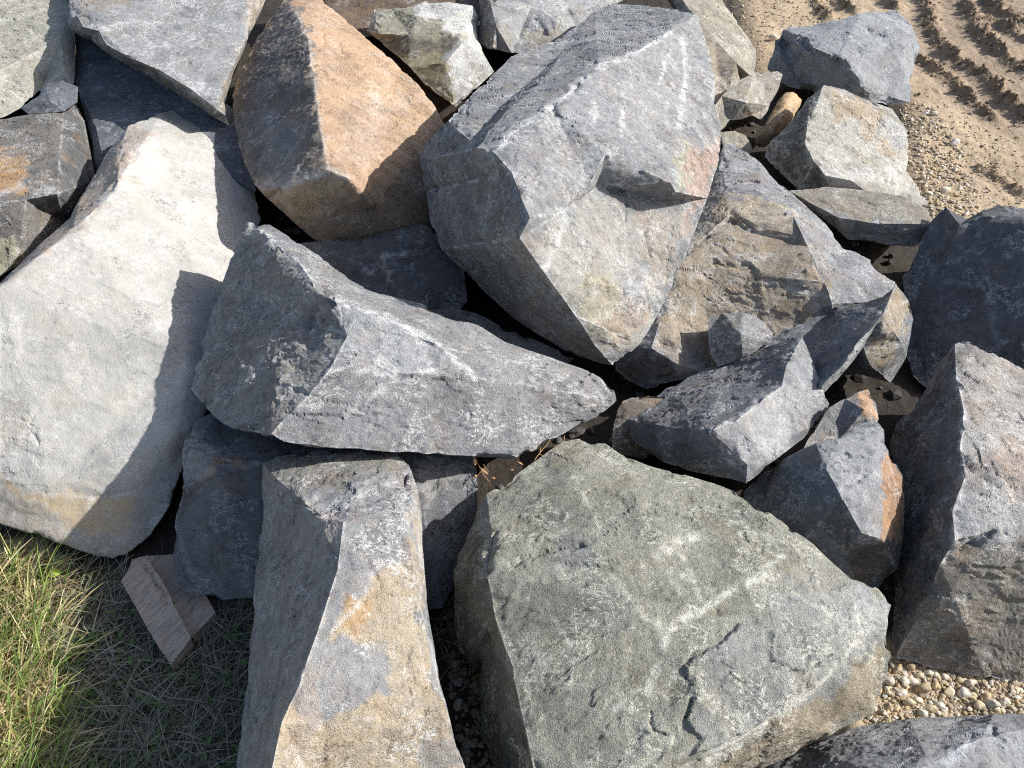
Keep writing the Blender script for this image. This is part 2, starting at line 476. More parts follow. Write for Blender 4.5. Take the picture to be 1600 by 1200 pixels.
# large grey boulder with the ridge, top centre
build_rock('boulder', 'huge grey boulder at top centre with sharp ridge and pinkish lower right flank', 'boulder', PILE,
  [(700,188,0.620),(735,150,0.585),(800,88,0.530),(870,62,0.480),(905,38,0.440),(930,15,0.380),(962,6,0.370),(1040,11,0.430),(1088,22,0.520),(1102,62,0.510),(1118,118,0.470),(1114,150,0.460),(1130,205,0.410),(1125,245,0.430),(1105,310,0.440),(1075,390,0.365),(1040,470,0.290),(1000,538,0.240),(958,573,0.200),
   (900,556,0.180),(850,530,0.180),(800,495,0.200),(740,440,0.230),(690,390,0.270),(672,345,0.300),(664,300,0.330),(655,252,0.440),(668,222,0.520)],
  [[(700,188,0.620),(718,205,0.640),(738,222,0.655),(746,230,0.725),(772,238,0.745),(800,270,0.740),(815,310,0.725),(828,340,0.710),(812,372,0.675),(850,425,0.580),(900,495,0.420),(930,540,0.290),(958,573,0.200)],
   [(1088,22,0.520),(1050,46,0.580),(985,86,0.640),(935,100,0.670),(918,118,0.700),(862,168,0.725),(795,212,0.745),(772,238,0.745)],
   [(812,372,0.675),(870,335,0.652),(922,286,0.640),(934,292,0.575),(1042,315,0.475),(1056,300,0.548),(1105,310,0.440)],
   [(922,286,0.640),(946,241,0.675),(1048,285,0.585),(1056,300,0.548)],
   [(738,222,0.655),(785,165,0.610),(835,122,0.575),(880,80,0.520)],
   [(746,230,0.725),(798,168,0.690),(850,126,0.655),(985,86,0.640)], [(850,126,0.655),(880,80,0.520)]],
  col=GREY, mat=M_grey, seed=1, low=.006, fac=.0045, fac_scale=8, chip=.012, wear=.9,
  paint=[([(830,380),(930,300),(1000,330),(1060,320),(1090,320),(1070,390),(1000,530),(950,560),(880,470)], (.385,.375,.345), 22, .85),
         ([(1065,230),(1080,300),(1050,390),(1085,330),(1105,300),(1125,240),(1118,205),(1100,230)], PINK, 12, .75),
         ([(1000,330),(1040,330),(1050,400),(1035,460),(1010,440)], (.40,.33,.27), 14, .5),
         ([(1050,220),(1075,220),(1075,300),(1055,300)], (.40,.37,.26), 9, .7),
         ([(900,420),(960,440),(980,520),(950,550),(920,520)], (.42,.39,.27), 20, .6),
         ([(940,500),(990,470),(1015,480),(975,540),(950,530)], (.47,.34,.25), 12, .5),
         ([(985,400),(1025,420),(1010,470),(970,460)], (.30,.31,.33), 8, .7),
         ([(660,240),(790,260),(810,370),(900,500),(950,565),(840,520),(690,390)], (.29,.268,.24), 30, .9),  # shaded left face of brownish stone, painted warmer to offset blue shade
         ([(780,230),(930,110),(1085,30),(1110,150),(1090,220),(950,250),(830,330)], (.33,.34,.35), 25, .8)],
  veins=[([(935,105),(985,88),(1050,48)],4,.8),([(770,238),(800,205),(860,168),(918,118)],4,.7),([(1067,60),(1072,120),(1060,200)],4,.6),([(930,165),(925,190)],5,.7),([(1038,100),(1030,130)],4,.7),([(975,165),(970,210)],4,.6),([(890,330),(850,420),(880,470)],5,.4),([(800,70),(960,60)],2,.4)],
  cracks=[([(1000,170),(1000,172)],3,.0),([(838,275),(840,300)],2,.004),([(977,310),(978,345)],2.2,.006),([(1012,352),(1008,380),(1016,400)],2.5,.006),([(700,455),(760,400)],4,.004),([(733,130),(728,180)],2.2,.006)])

# ochre wedge
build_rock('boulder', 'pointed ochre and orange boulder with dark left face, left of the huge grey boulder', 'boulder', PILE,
  [(445,-4,0.460),(500,-4,0.440),(540,30,0.430),(580,65,0.410),(620,98,0.390),(655,132,0.360),(680,165,0.330),(705,205,0.280),(715,260,0.230),(700,330,0.180),(672,368,0.160),(640,378,0.160),(600,388,0.160),(560,396,0.160),(520,390,0.180),(490,375,0.200),(450,340,0.240),(420,312,0.260),(395,285,0.280),(375,240,0.290),(364,185,0.300),(361,150,0.320),(375,110,0.350),(400,60,0.390),(430,15,0.440)],
  [[(445,-4,0.460),(462,20,0.500),(481,60,0.530),(490,120,0.540),(500,200,0.530),(512,266,0.500),(478,283,0.460),(445,292,0.420),(410,298,0.330),(395,285,0.280)],
   [(512,266,0.500),(545,279,0.480),(600,240,0.430),(655,200,0.370),(705,205,0.280)],
   [(545,279,0.480),(510,320,0.370),(470,345,0.270),(450,340,0.240)],
   [(445,292,0.420),(470,345,0.270)], [(545,279,0.480),(590,330,0.320),(600,388,0.160)]],
  col=OCHRE, mat=M_ochre, seed=2, low=.008, fac=.003, fac_scale=9, chip=.008, wear=.25, rnd_it=2,
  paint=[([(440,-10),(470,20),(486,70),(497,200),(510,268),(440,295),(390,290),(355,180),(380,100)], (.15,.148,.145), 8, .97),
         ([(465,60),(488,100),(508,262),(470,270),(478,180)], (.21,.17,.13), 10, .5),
         ([(440,170),(400,160),(415,250),(445,280),(470,240),(470,210)], (.22,.225,.235), 10, .7),
         ([(395,285),(445,270),(520,262),(500,285),(440,300)], (.40,.36,.32), 8, .6),
         ([(520,330),(590,300),(640,250),(700,200),(720,350),(600,400),(520,400),(450,345)], (.27,.21,.15), 18, .9),  # lower face painted darker, standing for the large boulder's shadow
         ([(445,295),(545,280),(470,345)], (.50,.37,.21), 8, .8),
         ([(560,60),(600,90),(690,180),(640,200),(560,200),(540,110)], (.52,.37,.24), 30, .6),
         ([(540,150),(620,170),(600,230),(540,240)], (.48,.37,.28), 25, .6)],
  veins=[([(462,20),(481,60),(490,120),(500,200),(512,266)],3.5,.5),([(512,266),(545,279)],6,.7),([(580,150),(590,160)],9,.5),([(400,290),(445,292),(510,270)],6,.6)],
  cracks=[([(505,55),(507,70)],2,.005),([(528,72),(543,87)],2.5,.006)])

# beige boulder at left
build_rock('boulder', 'smooth pale beige boulder filling the left side of the pile', 'boulder', PILE,
  [(200,195,.36),(255,174,0.300),(292,164,0.250),(345,188,0.200),(385,245,0.170),(410,340,0.160),(372,420,0.200),(330,560,.24),(326,640,.20),(300,690,.17),(285,740,.14),(266,795,.10),(240,835,.05),(200,870,.03),(175,878,.015),(130,866,.05),(100,855,.065),(50,838,.095),(0,822,.115),(-140,780,.15),(-160,600,.25),(-120,500,.32),(0,441,.34),(60,382,.335),(110,338,.33),(125,308,.325),(150,268,.325),(162,243,.33)],
  [[(255,174,0.300),(236,206,0.370),(212,238,0.400),(182,290,.44),(115,358,.44),(60,398,.44),(0,450,.43),(-140,560,.40)],
   [(-140,690,.25),(0,738,.205),(50,766,.185),(80,763,.185),(160,776,.155),(222,766,.145),(266,735,.155),(285,740,.14)],
   [(292,164,0.250),(315,215,0.275),(330,330,0.260),(330,420,0.265),(290,560,.285),(268,680,.225),(266,735,.155)],
   [(222,766,.145),(200,870,.03)], [(182,290,.44),(190,225,.385),(200,195,.36)]],
  col=BEIGE, mat=M_beige, seed=3, step=.0022, low=.010, fac=.0022, fac_scale=8, fine=.0010, chip=.006, wear=.25, rnd_it=3,
  paint=[([(235,205),(180,290),(110,360),(0,450),(-150,560),(-150,480),(0,430),(120,300),(160,235),(210,190)], (.42,.34,.29), 8, .85),
         ([(170,250),(200,240),(120,345),(60,395),(60,380)], (.47,.37,.26), 6, .6),
         ([(0,740),(50,768),(160,778),(225,768),(225,800),(180,830),(130,835),(60,790),(0,765)], (.52,.40,.25), 10, .85),
         ([(0,770),(60,795),(130,840),(205,830),(200,880),(90,860),(0,830),(-150,780),(-150,700)], (.40,.35,.28), 12, .85),
         ([(225,765),(330,640),(290,740),(265,800),(200,870),(205,810)], (.36,.34,.31), 10, .7)],
  veins=[([(40,770),(150,778),(215,768)],3,.5),([(285,320),(290,325)],6,.6)],
  cracks=[([(60,640),(44,662),(62,695)],3,.003),([(8,742),(14,740)],5,.006),([(150,777),(215,766)],4,.006),([(182,285),(140,340)],3,.004)])

# central wedge
build_rock('boulder', 'grey wedge shaped boulder in the middle tapering to a point at right', 'boulder', PILE,
  [(386,347,.47),(422,351,.485),(455,372,.49),(500,400,.49),(530,425,.485),(570,450,.475),(610,463,.465),(660,475,.45),(700,492,.435),(745,507,.42),(790,535,.40),(850,555,.375),(910,576,0.365),(945,590,0.350),(961,610,0.340),(963,626,0.330),(940,648,0.305),(900,665,0.300),(860,690,0.305),(810,717,0.318),(740,715,0.350),(640,708,0.394),(540,700,0.436),(480,697,0.458),(445,690,0.475),(424,678,0.492),(370,672,0.425),(345,660,0.385),(325,640,0.345),(297,606,0.300),(306,572,0.315),(330,490,0.365),(355,420,0.425),(370,378,.44)],
  [[(386,347,.47),(415,366,.53),(468,412,.575),(497,452,.60),(524,467,0.605),(542,524,0.588),(515,577,0.565),(480,620,0.535),(442,655,0.510),(424,678,0.492)],
   [(524,467,0.605),(560,482,0.592),(640,512,0.560),(692,543,0.530),(742,590,0.482)],
   [(515,577,0.565),(548,572,0.562),(612,586,0.530),(682,582,0.508),(742,590,0.482),(810,600,0.440),(963,626,0.330)],
   [(548,572,0.562),(542,524,0.588)],[(692,543,0.530),(800,562,0.455),(910,586,0.380),(961,610,0.340)],
   [(468,412,.575),(445,430,.55),(420,480,0.470),(330,490,0.365)]],
  col=(.29,.298,.305), bed=(1,.12), mat=M_grey2, seed=4, low=.006, fac=.005, fac_scale=10, chip=.012, wear=.85,
  paint=[([(386,347),(470,412),(522,467),(515,577),(424,678),(325,640),(297,606)], (.37,.35,.32), 6, .9),  # left face lightened and warmed in colour in place of fill light
         ([(530,470),(690,545),(740,590),(610,586),(545,570)], (.40,.415,.43), 8, .85),
         ([(430,360),(470,400),(500,450),(470,440),(400,365)], (.27,.285,.30), 8, .8)],
  veins=[([(524,467),(560,482),(640,512),(692,543),(742,590)],4,.9),([(515,577),(612,586),(682,582)],4,.9),([(386,347),(415,366),(468,412),(500,452)],4,.6),([(600,610),(560,625),(545,640)],5,.6),([(810,600),(960,622)],4,.5),([(830,590),(880,625)],4,.5),([(515,577),(480,620),(424,678)],3,.5)],
  plates=[([(523,465),(505,462),(482,485),(470,520),(478,545),(500,540),(512,500)],-.010),([(370,600),(378,570),(400,575),(395,605)],.006),([(425,585),(440,560),(460,575),(440,600)],.006)],
  cracks=[([(445,648),(530,652)],2.5,.006),([(505,460),(478,490),(470,530)],7,.009),([(486,545),(500,500)],5,.005),([(460,610),(560,640),(640,632)],3,.004),([(650,590),(720,598)],3,.004),([(850,664),(910,662)],2.5,.006),([(365,610),(375,595)],5,.004)])

# tall foreground block
build_rock('boulder', 'tall upright grey boulder with ochre streaked right face in the foreground', 'boulder', PILE,
  [(411,724,0.345),(432,714,0.350),(482,705,0.360),(570,703,0.360),(622,708,0.365),(641,726,.36),(656,765,.37),(660,850,.37),(666,930,.36),(682,1040,.34),(702,1120,.32),(728,1205,.28),(765,1320,.2),(560,1340,.25),(355,1330,.05),(368,1205,.06),(382,1100,.08),(392,980,.13),(403,860,.20),(408,780,.28)],
  [[(411,724,0.345),(430,746,0.385),(476,786,0.445),(497,800,0.475),(537,812,0.510),(527,890,.515),(500,975,.525),(470,1060,.525),(440,1130,.52),(424,1205,.51),(400,1330,.48),(355,1330,.05)],
   [(537,812,0.510),(602,792,.47),(632,800,.455),(656,765,.37)],
   [(641,726,.36),(636,760,.41),(632,800,.455),(642,870,.44),(655,980,.41),(690,1120,.355),(728,1205,.28)],
   [(400,1330,.48),(560,1340,.25)],
   [(476,786,0.445),(560,745,0.415),(641,726,.36)]],
  col=(.29,.297,.305), bed=(-.1,1), mat=M_grey2, seed=5, low=.005, fac=.0045, fac_scale=10, chip=.010, wear=.4,
  paint=[([(405,725),(430,746),(535,812),(525,890),(500,975),(430,1200),(400,1340),(340,1340),(390,980)], (.47,.43,.385), 6, .9),  # shaded left face painted pale to stand in for skylight
         ([(411,722),(480,705),(620,708),(640,730),(560,745),(470,775),(430,745)], (.27,.262,.225), 8, .8),
         ([(530,960),(575,925),(595,885),(645,880),(662,960),(678,1060),(704,1120),(728,1200),(765,1330),(400,1340),(432,1130),(445,1095),(500,1130),(600,1085),(612,1030),(540,1005),(505,990)], (.48,.40,.285), 6, .9),
         ([(545,940),(580,935),(560,990),(530,985)], (.46,.30,.15), 6, .8),
         ([(460,1060),(500,990),(600,1010),(620,1060),(560,1110),(480,1140),(470,1110)], (.32,.325,.335), 8, .8),
         ([(650,760),(660,850),(670,950),(650,950),(640,850)], (.48,.41,.32), 5, .7),
         ([(665,1155),(710,1160),(725,1200),(655,1200)], (.28,.29,.30), 6, .8),
         ([(470,1010),(520,1130),(440,1200),(440,1130)], (.44,.33,.24), 12, .35)],
  veins=[([(537,812),(527,890),(500,975),(470,1060),(440,1130),(424,1205)],3,.4),([(655,820),(660,930),(682,1040),(702,1120),(728,1205)],3,.4),([(476,795),(560,770),(620,745)],4,.6),([(590,885),(570,930),(520,985)],4,.6)],
  plates=[([(470,790),(500,770),(600,745),(640,735),(640,765),(560,785),(500,805)],-.010),([(485,805),(560,778),(640,772),(640,800),(540,812)],-.008)],
  cracks=[([(430,755),(470,785),(480,800)],5,.006),([(640,1075),(642,1092)],2,.004),([(600,1150),(615,1160)],2,.003)])

# big greenish rock
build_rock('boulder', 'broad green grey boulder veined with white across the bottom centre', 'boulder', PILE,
  [(705,882,0.224),(722,850,0.249),(745,800,0.292),(760,772,0.318),(800,746,0.323),(850,710,0.318),(880,690,0.310),(905,685,0.310),(945,692,0.314),(970,710,0.318),(1020,730,0.323),(1080,745,0.327),(1150,765,0.331),(1200,800,0.327),(1260,840,0.318),(1290,870,0.314),(1330,905,0.305),(1368,916,0.292),(1395,945,0.271),(1396,1000,0.258),(1386,1060,0.237),(1366,1112,0.206),(1300,1148,0.189),(1240,1180,0.172),(1180,1206,0.155),(1100,1300,0.150),(830,1340,0.050),(782,1230,0.060),(750,1150,0.080),(745,1052,0.110),(718,1022,0.130),(706,950,0.163)],
  [[(745,800,0.292),(768,830,0.353),(757,882,0.375),(772,960,0.375),(800,1045,0.370),(826,1160,0.355),(850,1330,0.320),(830,1340,0.050)],
   [(768,830,0.353),(900,760,0.370),(1000,770,0.374),(1150,765,0.331)],
   [(900,760,0.370),(905,685,0.310)],
   [(800,1045,0.370),(1000,960,0.430),(1230,880,0.374),(1290,870,0.314)],
   [(850,1330,0.320),(1000,1230,0.361),(1100,1190,0.344),(1200,1130,0.323),(1300,1060,0.297),(1396,1000,0.258)],
   [(1100,1190,0.344),(1180,1206,0.155)],
   [(1230,880,0.374),(1300,980,0.344),(1300,1060,0.297)], [(1000,960,0.430),(1072,1040,0.408),(1085,1110,0.391),(1100,1190,0.344)]],
  col=GREEN, bed=(1,-.5), mat=M_green, seed=6, low=.008, fac=.005, fac_scale=9, chip=.012, wear=.6,
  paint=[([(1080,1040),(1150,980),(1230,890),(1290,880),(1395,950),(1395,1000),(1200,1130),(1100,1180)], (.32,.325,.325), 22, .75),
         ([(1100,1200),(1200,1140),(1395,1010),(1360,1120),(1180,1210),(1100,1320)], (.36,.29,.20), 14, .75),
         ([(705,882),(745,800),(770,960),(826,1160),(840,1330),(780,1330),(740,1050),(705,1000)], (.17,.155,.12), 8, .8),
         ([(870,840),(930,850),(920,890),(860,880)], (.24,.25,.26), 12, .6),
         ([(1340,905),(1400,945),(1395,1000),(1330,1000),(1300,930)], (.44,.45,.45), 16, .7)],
  plates=[([(1152,973),(1132,1000),(1090,1024),(1070,1040),(1082,1085),(1074,1120),(1092,1155),(1080,1180),(1130,1160),(1190,1128),(1240,1080),(1230,1040),(1180,1050),(1215,985),(1180,980)],.009),([(1200,990),(1285,985),(1300,1020),(1250,1050),(1205,1030)],.007)],
  veins=[([(1040,856),(1090,840)],9,.95),([(1010,1080),(1030,1030),(1042,985),(1100,950),(1180,905),(1220,870)],6,1.0),([(1042,985),(1000,960),(960,900)],4,.6),([(1100,950),(1080,900),(1060,860)],4,.6),([(900,760),(930,800),(940,850)],3,.5),([(1110,1190),(1250,1100),(1340,1000),(1330,930)],3.5,.7),([(860,960),(900,1020),(890,1100)],3,.5),([(960,1110),(985,1085),(1020,1070)],4,.8),([(1060,925),(1050,900),(1030,870)],6,.35),([(870,870),(880,900)],6,.4),([(1100,1180),(1190,1130),(1270,1080)],4,.5),([(905,690),(990,740)],3,.4),([(1200,900),(1260,940),(1300,960)],4,.5),([(850,1040),(880,1010)],3,.4),([(1230,1100),(1310,1040)],4,.4)],
  cracks=[([(1150,975),(1132,1002),(1090,1025),(1070,1040),(1082,1085),(1074,1120)],2.5,.006),([(800,880),(850,862),(910,852)],3.2,.010),([(1015,1115),(1022,1145),(1035,1150)],2.5,.006),([(755,880),(765,845),(775,835)],3,.008)])

# low rock behind the tall block
build_rock('boulder', 'low dark grey boulder with lit top edge wedged behind the tall upright boulder', 'boulder', PILE,
  [(286,692,0.310),(296,660,.27),(345,640,.26),(480,668,.27),(640,690,.26),(742,702,.26),(744,718,.26),(746,760,.22),(747,830,.13),(720,900,.07),(690,950,.06),(560,960,.08),(410,934,.085),(350,937,.085),(300,930,.09),(271,912,.10),(268,850,.16),(276,800,.21),(284,764,0.285)],
  [[(286,692,0.310),(312,686,0.315),(335,703,0.312),(352,715,0.310),(440,706,.30),(560,700,.28),(700,714,.26),(744,718,.26)],[(284,764,0.285),(342,738,0.322),(412,722,0.315),(520,730,.29),(660,790,.265),(695,765,.27),(735,738,.27),(744,718,.26)]],
  col=(.20,.207,.217), mat=M_blue, seed=7, low=.006, fac=.004, chip=.008, wear=.5,
  paint=[([(284,690),(315,688),(350,715),(412,722),(342,738),(284,764)], (.36,.355,.33), 6, .9),  # top strip painted lighter as sunlit, front kept dark as shade
         ([(335,712),(385,718),(340,738),(325,742)], (.48,.32,.2), 6, .8),
         ([(650,712),(740,716),(735,740),(690,768),(660,792)], (.42,.41,.39), 6, .9)],  # sunlit top at the right end, also painted lighter
  veins=[([(272,820),(300,900),(345,930)],4,.25)])

# dark blade at right of centre
build_rock('boulder', 'angular grey boulder with dark top and bright triangular end, above the green grey boulder', 'boulder', PILE,
  [(983,655,0.190),(1002,638,0.170),(1042,606,0.150),(1130,562,0.150),(1200,541,0.230),(1253,526,0.315),(1264,550,0.320),(1278,588,0.325),(1296,632,0.259),(1262,680,0.263),(1202,725,0.303),(1166,758,0.269),(1130,746,0.240),(1080,736,0.210),(1030,720,0.180),(995,698,0.170),(984,676,0.170)],
  [[(983,655,0.190),(1050,668,0.310),(1108,672,0.406),(1150,656,0.399),(1222,602,0.385),(1228,572,0.365),(1253,526,0.315)],
   [(1108,672,0.406),(1168,726,0.314),(1166,758,0.269)],[(1222,602,0.385),(1278,588,0.325)]],
  col=(.215,.225,.24), mat=M_grey3, seed=8, low=.005, fac=.003, chip=.009, wear=.55,
  paint=[([(1108,672),(1222,602),(1278,588),(1296,632),(1202,725),(1168,750),(1166,726)], (.45,.455,.46), 5, .9),  # sunlit end painted lighter than the shaded faces
         ([(1225,580),(1252,528),(1264,550),(1278,588),(1222,602)], (.38,.385,.39), 5, .8)],
  veins=[([(1108,672),(1150,656),(1222,602)],3,.5),([(1165,740),(1130,715)],5,.4)])
build_rock('boulder', 'dark leaning slab with tan right end behind the angular grey boulder', 'boulder', PILE,
  [(1060,600,0.130),(1110,575,0.155),(1200,528,0.210),(1297,487,0.255),(1377,464,.33),(1400,442,.36),(1420,470,.32),(1427,500,.22),(1416,560,.13),(1391,598,.08),(1374,585,.15),(1360,573,.20),(1349,542,.27),(1318,582,.27),(1287,614,.26),(1262,612,0.250),(1180,610,.22),(1100,620,.12)],
  [[(1262,612,0.250),(1255,560,0.250),(1284,603,.33),(1316,572,.38),(1349,530,.41),(1380,490,.41),(1400,442,.36)],
   [(1284,603,.33),(1287,614,.26)], [(1380,490,.41),(1349,542,.27)],
   [(1420,470,.30),(1408,535,.25),(1374,585,.15)]],
  col=(.20,.21,.225), mat=M_grey3, seed=9, low=.004, fac=.003, chip=.006, wear=.6,
  paint=[([(1400,440),(1425,475),(1408,535),(1375,588),(1355,560),(1375,510)], (.40,.325,.23), 6, .9),
         ([(1350,535),(1284,604),(1287,614),(1350,548)], (.36,.36,.36), 4, .9)],  # sunlit rim painted in as a lighter strip
  veins=[([(1380,480),(1349,530),(1300,590)],3,.5)])
build_rock('boulder', 'brown faced grey slab boulder stepped in ledges, right of the huge grey boulder', 'boulder', PILE,
  [(1100,300,.30),(1132,224,.30),(1150,226,.30),(1186,252,.30),(1236,300,.295),(1290,350,.285),(1320,386,.28),(1360,405,.275),(1398,440,.26),(1402,470,.25),(1300,500,.22),(1200,545,0.175),(1110,584,0.130),(1062,595,.12),(1010,609,.08),(985,596,.08),(962,578,.09),(960,540,.16),(1010,450,.23),(1050,380,.28)],
  [[(1100,300,.30),(1132,303,.345),(1190,308,.37),(1240,338,.375),(1262,385,.365),(1290,440,.34),(1300,475,.305),(1300,500,.22)],
   [(1290,440,.34),(1398,440,.26)],
   [(962,578,.09),(1018,544,.215),(1060,570,.185),(1110,584,0.130)],[(1018,544,.215),(1040,470,.265),(1075,390,.305),(1132,303,.345)],
   [(1075,390,.305),(1140,385,.325),(1195,405,.33),(1262,385,.365)],
   [(1040,470,.265),(1100,412,.30),(1172,418,.315),(1190,432,.31),(1290,460,.31)],
   [(1100,420,0.292),(1172,428,0.304),(1190,442,0.296),(1285,480,0.282)],
   [(1140,335,.36),(1170,352,.355),(1245,368,.355)],[(1140,342,.345),(1170,362,.335),(1240,380,.335)],
   [(1018,544,.215),(1010,609,.08)]],
  col=(.31,.318,.33), bed=(1,.4), mat=M_rough, seed=10, low=.004, fac=.0055, fac_scale=13, chip=.010, wear=.6,
  paint=[([(1130,305),(1190,308),(1240,338),(1262,385),(1290,440),(1302,478),(1210,525),(1110,582),(1015,545),(1040,470),(1075,390)], (.43,.355,.255), 7, .9),
         ([(1130,310),(1190,312),(1235,340),(1245,368),(1170,350)], (.48,.42,.33), 6, .8),
         ([(1025,535),(1060,540),(1110,570),(1070,582),(1030,560)], (.38,.38,.37), 6, .8),
         ([(965,578),(1010,550),(1060,575),(1012,608)], (.14,.115,.085), 6, .8)],
  veins=[([(1100,400),(1195,405)],4,.5),([(1080,430),(1110,425)],6,.5),([(1190,440),(1290,465)],4,.5),([(1090,470),(1080,490)],4,.4),([(1170,360),(1245,372)],3,.5)],
  cracks=[([(1140,333),(1165,348),(1175,358)],3,.010),([(1115,412),(1175,418),(1180,432)],3.5,.010),([(1030,530),(1060,545)],2.5,.005),([(1110,380),(1140,400)],2,.004)])
build_rock('stone', 'small grey wedge stone stuck against the brown faced slab', 'stone', PILE,
  [(1108,494,.275),(1128,489,.285),(1160,484,.295),(1178,487,.30),(1208,520,.27),(1205,535,.25),(1160,560,.22),(1122,574,.18),(1110,552,.21),(1106,520,.25)],
  [[(1160,484,.295),(1158,522,.30),(1122,574,.18)]],
  base=.08, col=(.32,.325,.325), mat=M_grey2, seed=11, low=.002, fac=.002, chip=.005, wear=.4,
  paint=[([(1106,494),(1158,488),(1156,522),(1122,570)], (.215,.21,.19), 4, .9)])

# two-tone rock under the angular boulder
build_rock('boulder', 'dark boulder with orange right edge squeezed in right of the green grey boulder', 'boulder', PILE,
  [(1160,770,.20),(1205,728,.25),(1274,691,.33),(1320,672,.345),(1368,655,.355),(1381,672,.355),(1382,694,.35),(1411,745,.28),(1413,800,.24),(1410,850,.19),(1402,890,.13),(1381,919,.08),(1350,925,.08),(1300,920,.10),(1220,880,.10),(1165,820,.12)],
  [[(1274,691,.33),(1290,730,.345),(1318,782,.345),(1347,834,.31),(1378,842,.28),(1410,850,.19)],
   [(1382,694,.35),(1379,770,.335),(1378,842,.28)],[(1347,834,.31),(1318,872,.18),(1300,920,.10)]],
  col=(.19,.20,.215), mat=M_grey3, seed=12, low=.005, fac=.0045, chip=.012, wear=.5,
  paint=[([(1274,691),(1368,655),(1381,672),(1378,840),(1347,834),(1318,782)], (.42,.425,.43), 5, .9),  # lit face painted pale; base colour holds the shaded side
         ([(1383,695),(1411,745),(1413,850),(1378,840),(1379,770)], (.54,.33,.19), 4, .95),
         ([(1347,836),(1410,850),(1385,918),(1318,900)], (.15,.12,.09), 6, .8)],
  cracks=[([(1300,725),(1360,705)],3,.005),([(1320,760),(1350,745)],3,.005)])
build_rock('stone', 'grey stone with orange corner just behind the dark orange edged boulder', 'stone', PILE,
  [(1255,700,.26),(1288,642,.295),(1320,622,.31),(1342,612,.315),(1356,608,.315),(1368,628,.30),(1373,656,.28),(1366,672,.24),(1310,690,.24),(1280,705,.24)],
  [[(1342,612,.315),(1350,640,.315),(1362,672,.265),(1366,672,.24)]],
  base=.1, col=(.26,.262,.262), mat=M_rough, seed=13, low=.002, fac=.002, chip=.005, wear=.4,
  paint=[([(1340,612),(1358,606),(1376,655),(1356,655),(1345,630)], (.58,.36,.22), 3, .95)])

# right edge boulders
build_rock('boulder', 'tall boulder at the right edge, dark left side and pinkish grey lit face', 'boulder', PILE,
  [(1391,690,.06),(1402,660,.08),(1440,620,.14),(1470,562,.22),(1492,538,.285),(1504,531,.295),(1525,537,.295),(1560,556,.285),(1600,575,.27),(1700,610,.24),(1720,850,.23),(1700,1090,-.01),(1600,1067,.0),(1540,1059,.005),(1450,1042,.01),(1397,1029,.02),(1394,990,.02),(1398,930,.03),(1394,800,.05)],
  [[(1492,538,.285),(1494,590,.335),(1506,640,.36),(1500,700,.365),(1506,745,.37),(1488,800,.355),(1492,845,.34),(1470,880,.28),(1445,945,.17),(1397,1029,.02)],
   [(1492,845,.34),(1562,826,.34),(1600,845,.32),(1720,850,.23)],
   [(1600,845,.32),(1600,1067,.0)]],
  col=(.34,.333,.325), mat=M_rough, seed=14, low=.006, fac=.006, chip=.014, wear=.8,
  paint=[([(1492,538),(1506,640),(1500,740),(1490,845),(1397,1029),(1390,690),(1440,620)], (.165,.165,.17), 6, .85),  # left side painted dark for its shade
         ([(1500,535),(1600,575),(1700,610),(1700,780),(1600,760),(1540,700),(1510,640)], (.44,.415,.38), 20, .75),  # lit side painted lighter, sunlight included in the colour
         ([(1560,680),(1600,690),(1640,790),(1560,760)], (.46,.36,.29), 20, .5),
         ([(1500,760),(1600,790),(1700,850),(1560,826),(1492,845)], (.45,.46,.46), 14, .7),
         ([(1492,850),(1600,850),(1700,860),(1700,1090),(1397,1029)], (.27,.245,.195), 8, .85)],
  veins=[([(1494,590),(1506,640),(1500,700),(1506,745),(1490,845)],5,.8)],
  cracks=[([(1505,715),(1530,735),(1565,760)],4,.010),([(1525,558),(1535,570)],4,.006),([(1480,875),(1550,832)],4,.010),([(1540,720),(1600,770)],3,.006)])
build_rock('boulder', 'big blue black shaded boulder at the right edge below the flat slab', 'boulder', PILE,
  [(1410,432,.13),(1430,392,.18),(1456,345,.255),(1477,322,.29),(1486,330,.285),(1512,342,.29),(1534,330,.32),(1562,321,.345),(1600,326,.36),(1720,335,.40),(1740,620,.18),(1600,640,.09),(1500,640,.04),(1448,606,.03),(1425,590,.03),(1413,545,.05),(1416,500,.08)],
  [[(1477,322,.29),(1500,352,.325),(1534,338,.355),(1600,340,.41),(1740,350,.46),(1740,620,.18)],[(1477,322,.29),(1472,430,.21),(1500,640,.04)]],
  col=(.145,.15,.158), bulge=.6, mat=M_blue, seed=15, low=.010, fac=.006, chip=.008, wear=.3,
  veins=[([(1480,440),(1530,445)],5,.3),([(1540,430),(1560,540)],6,.25)])
build_rock('stone_slab', 'thin flat brownish slab with broken front edge near the right side', 'stone', PILE,
  [(1234,298,.27),(1290,292,.27),(1350,297,.265),(1410,305,.255),(1446,325,.24),(1464,348,.22),(1452,372,.175),(1430,388,.15),(1380,382,.15),(1325,374,.155),(1290,345,.19),(1258,320,.235)],
  [[(1234,298,.27),(1268,318,.272),(1310,340,.262),(1370,349,.25),(1440,350,.24),(1464,348,.22)],
   [(1325,374,.155),(1330,366,.185),(1440,374,.17),(1452,372,.175)]],
  base=.0, shrink=.03, col=(.30,.275,.23), mat=M_rough, seed=16, low=.003, fac=.003, chip=.006, wear=.7,
  paint=[([(1240,302),(1310,342),(1464,350),(1435,380),(1325,370)], (.30,.305,.31), 4, .9)],
  cracks=[([(1300,338),(1303,360)],3,.008),([(1340,348),(1343,370)],3,.008),([(1375,350),(1373,372)],3,.006),([(1400,352),(1402,374)],3,.008)])
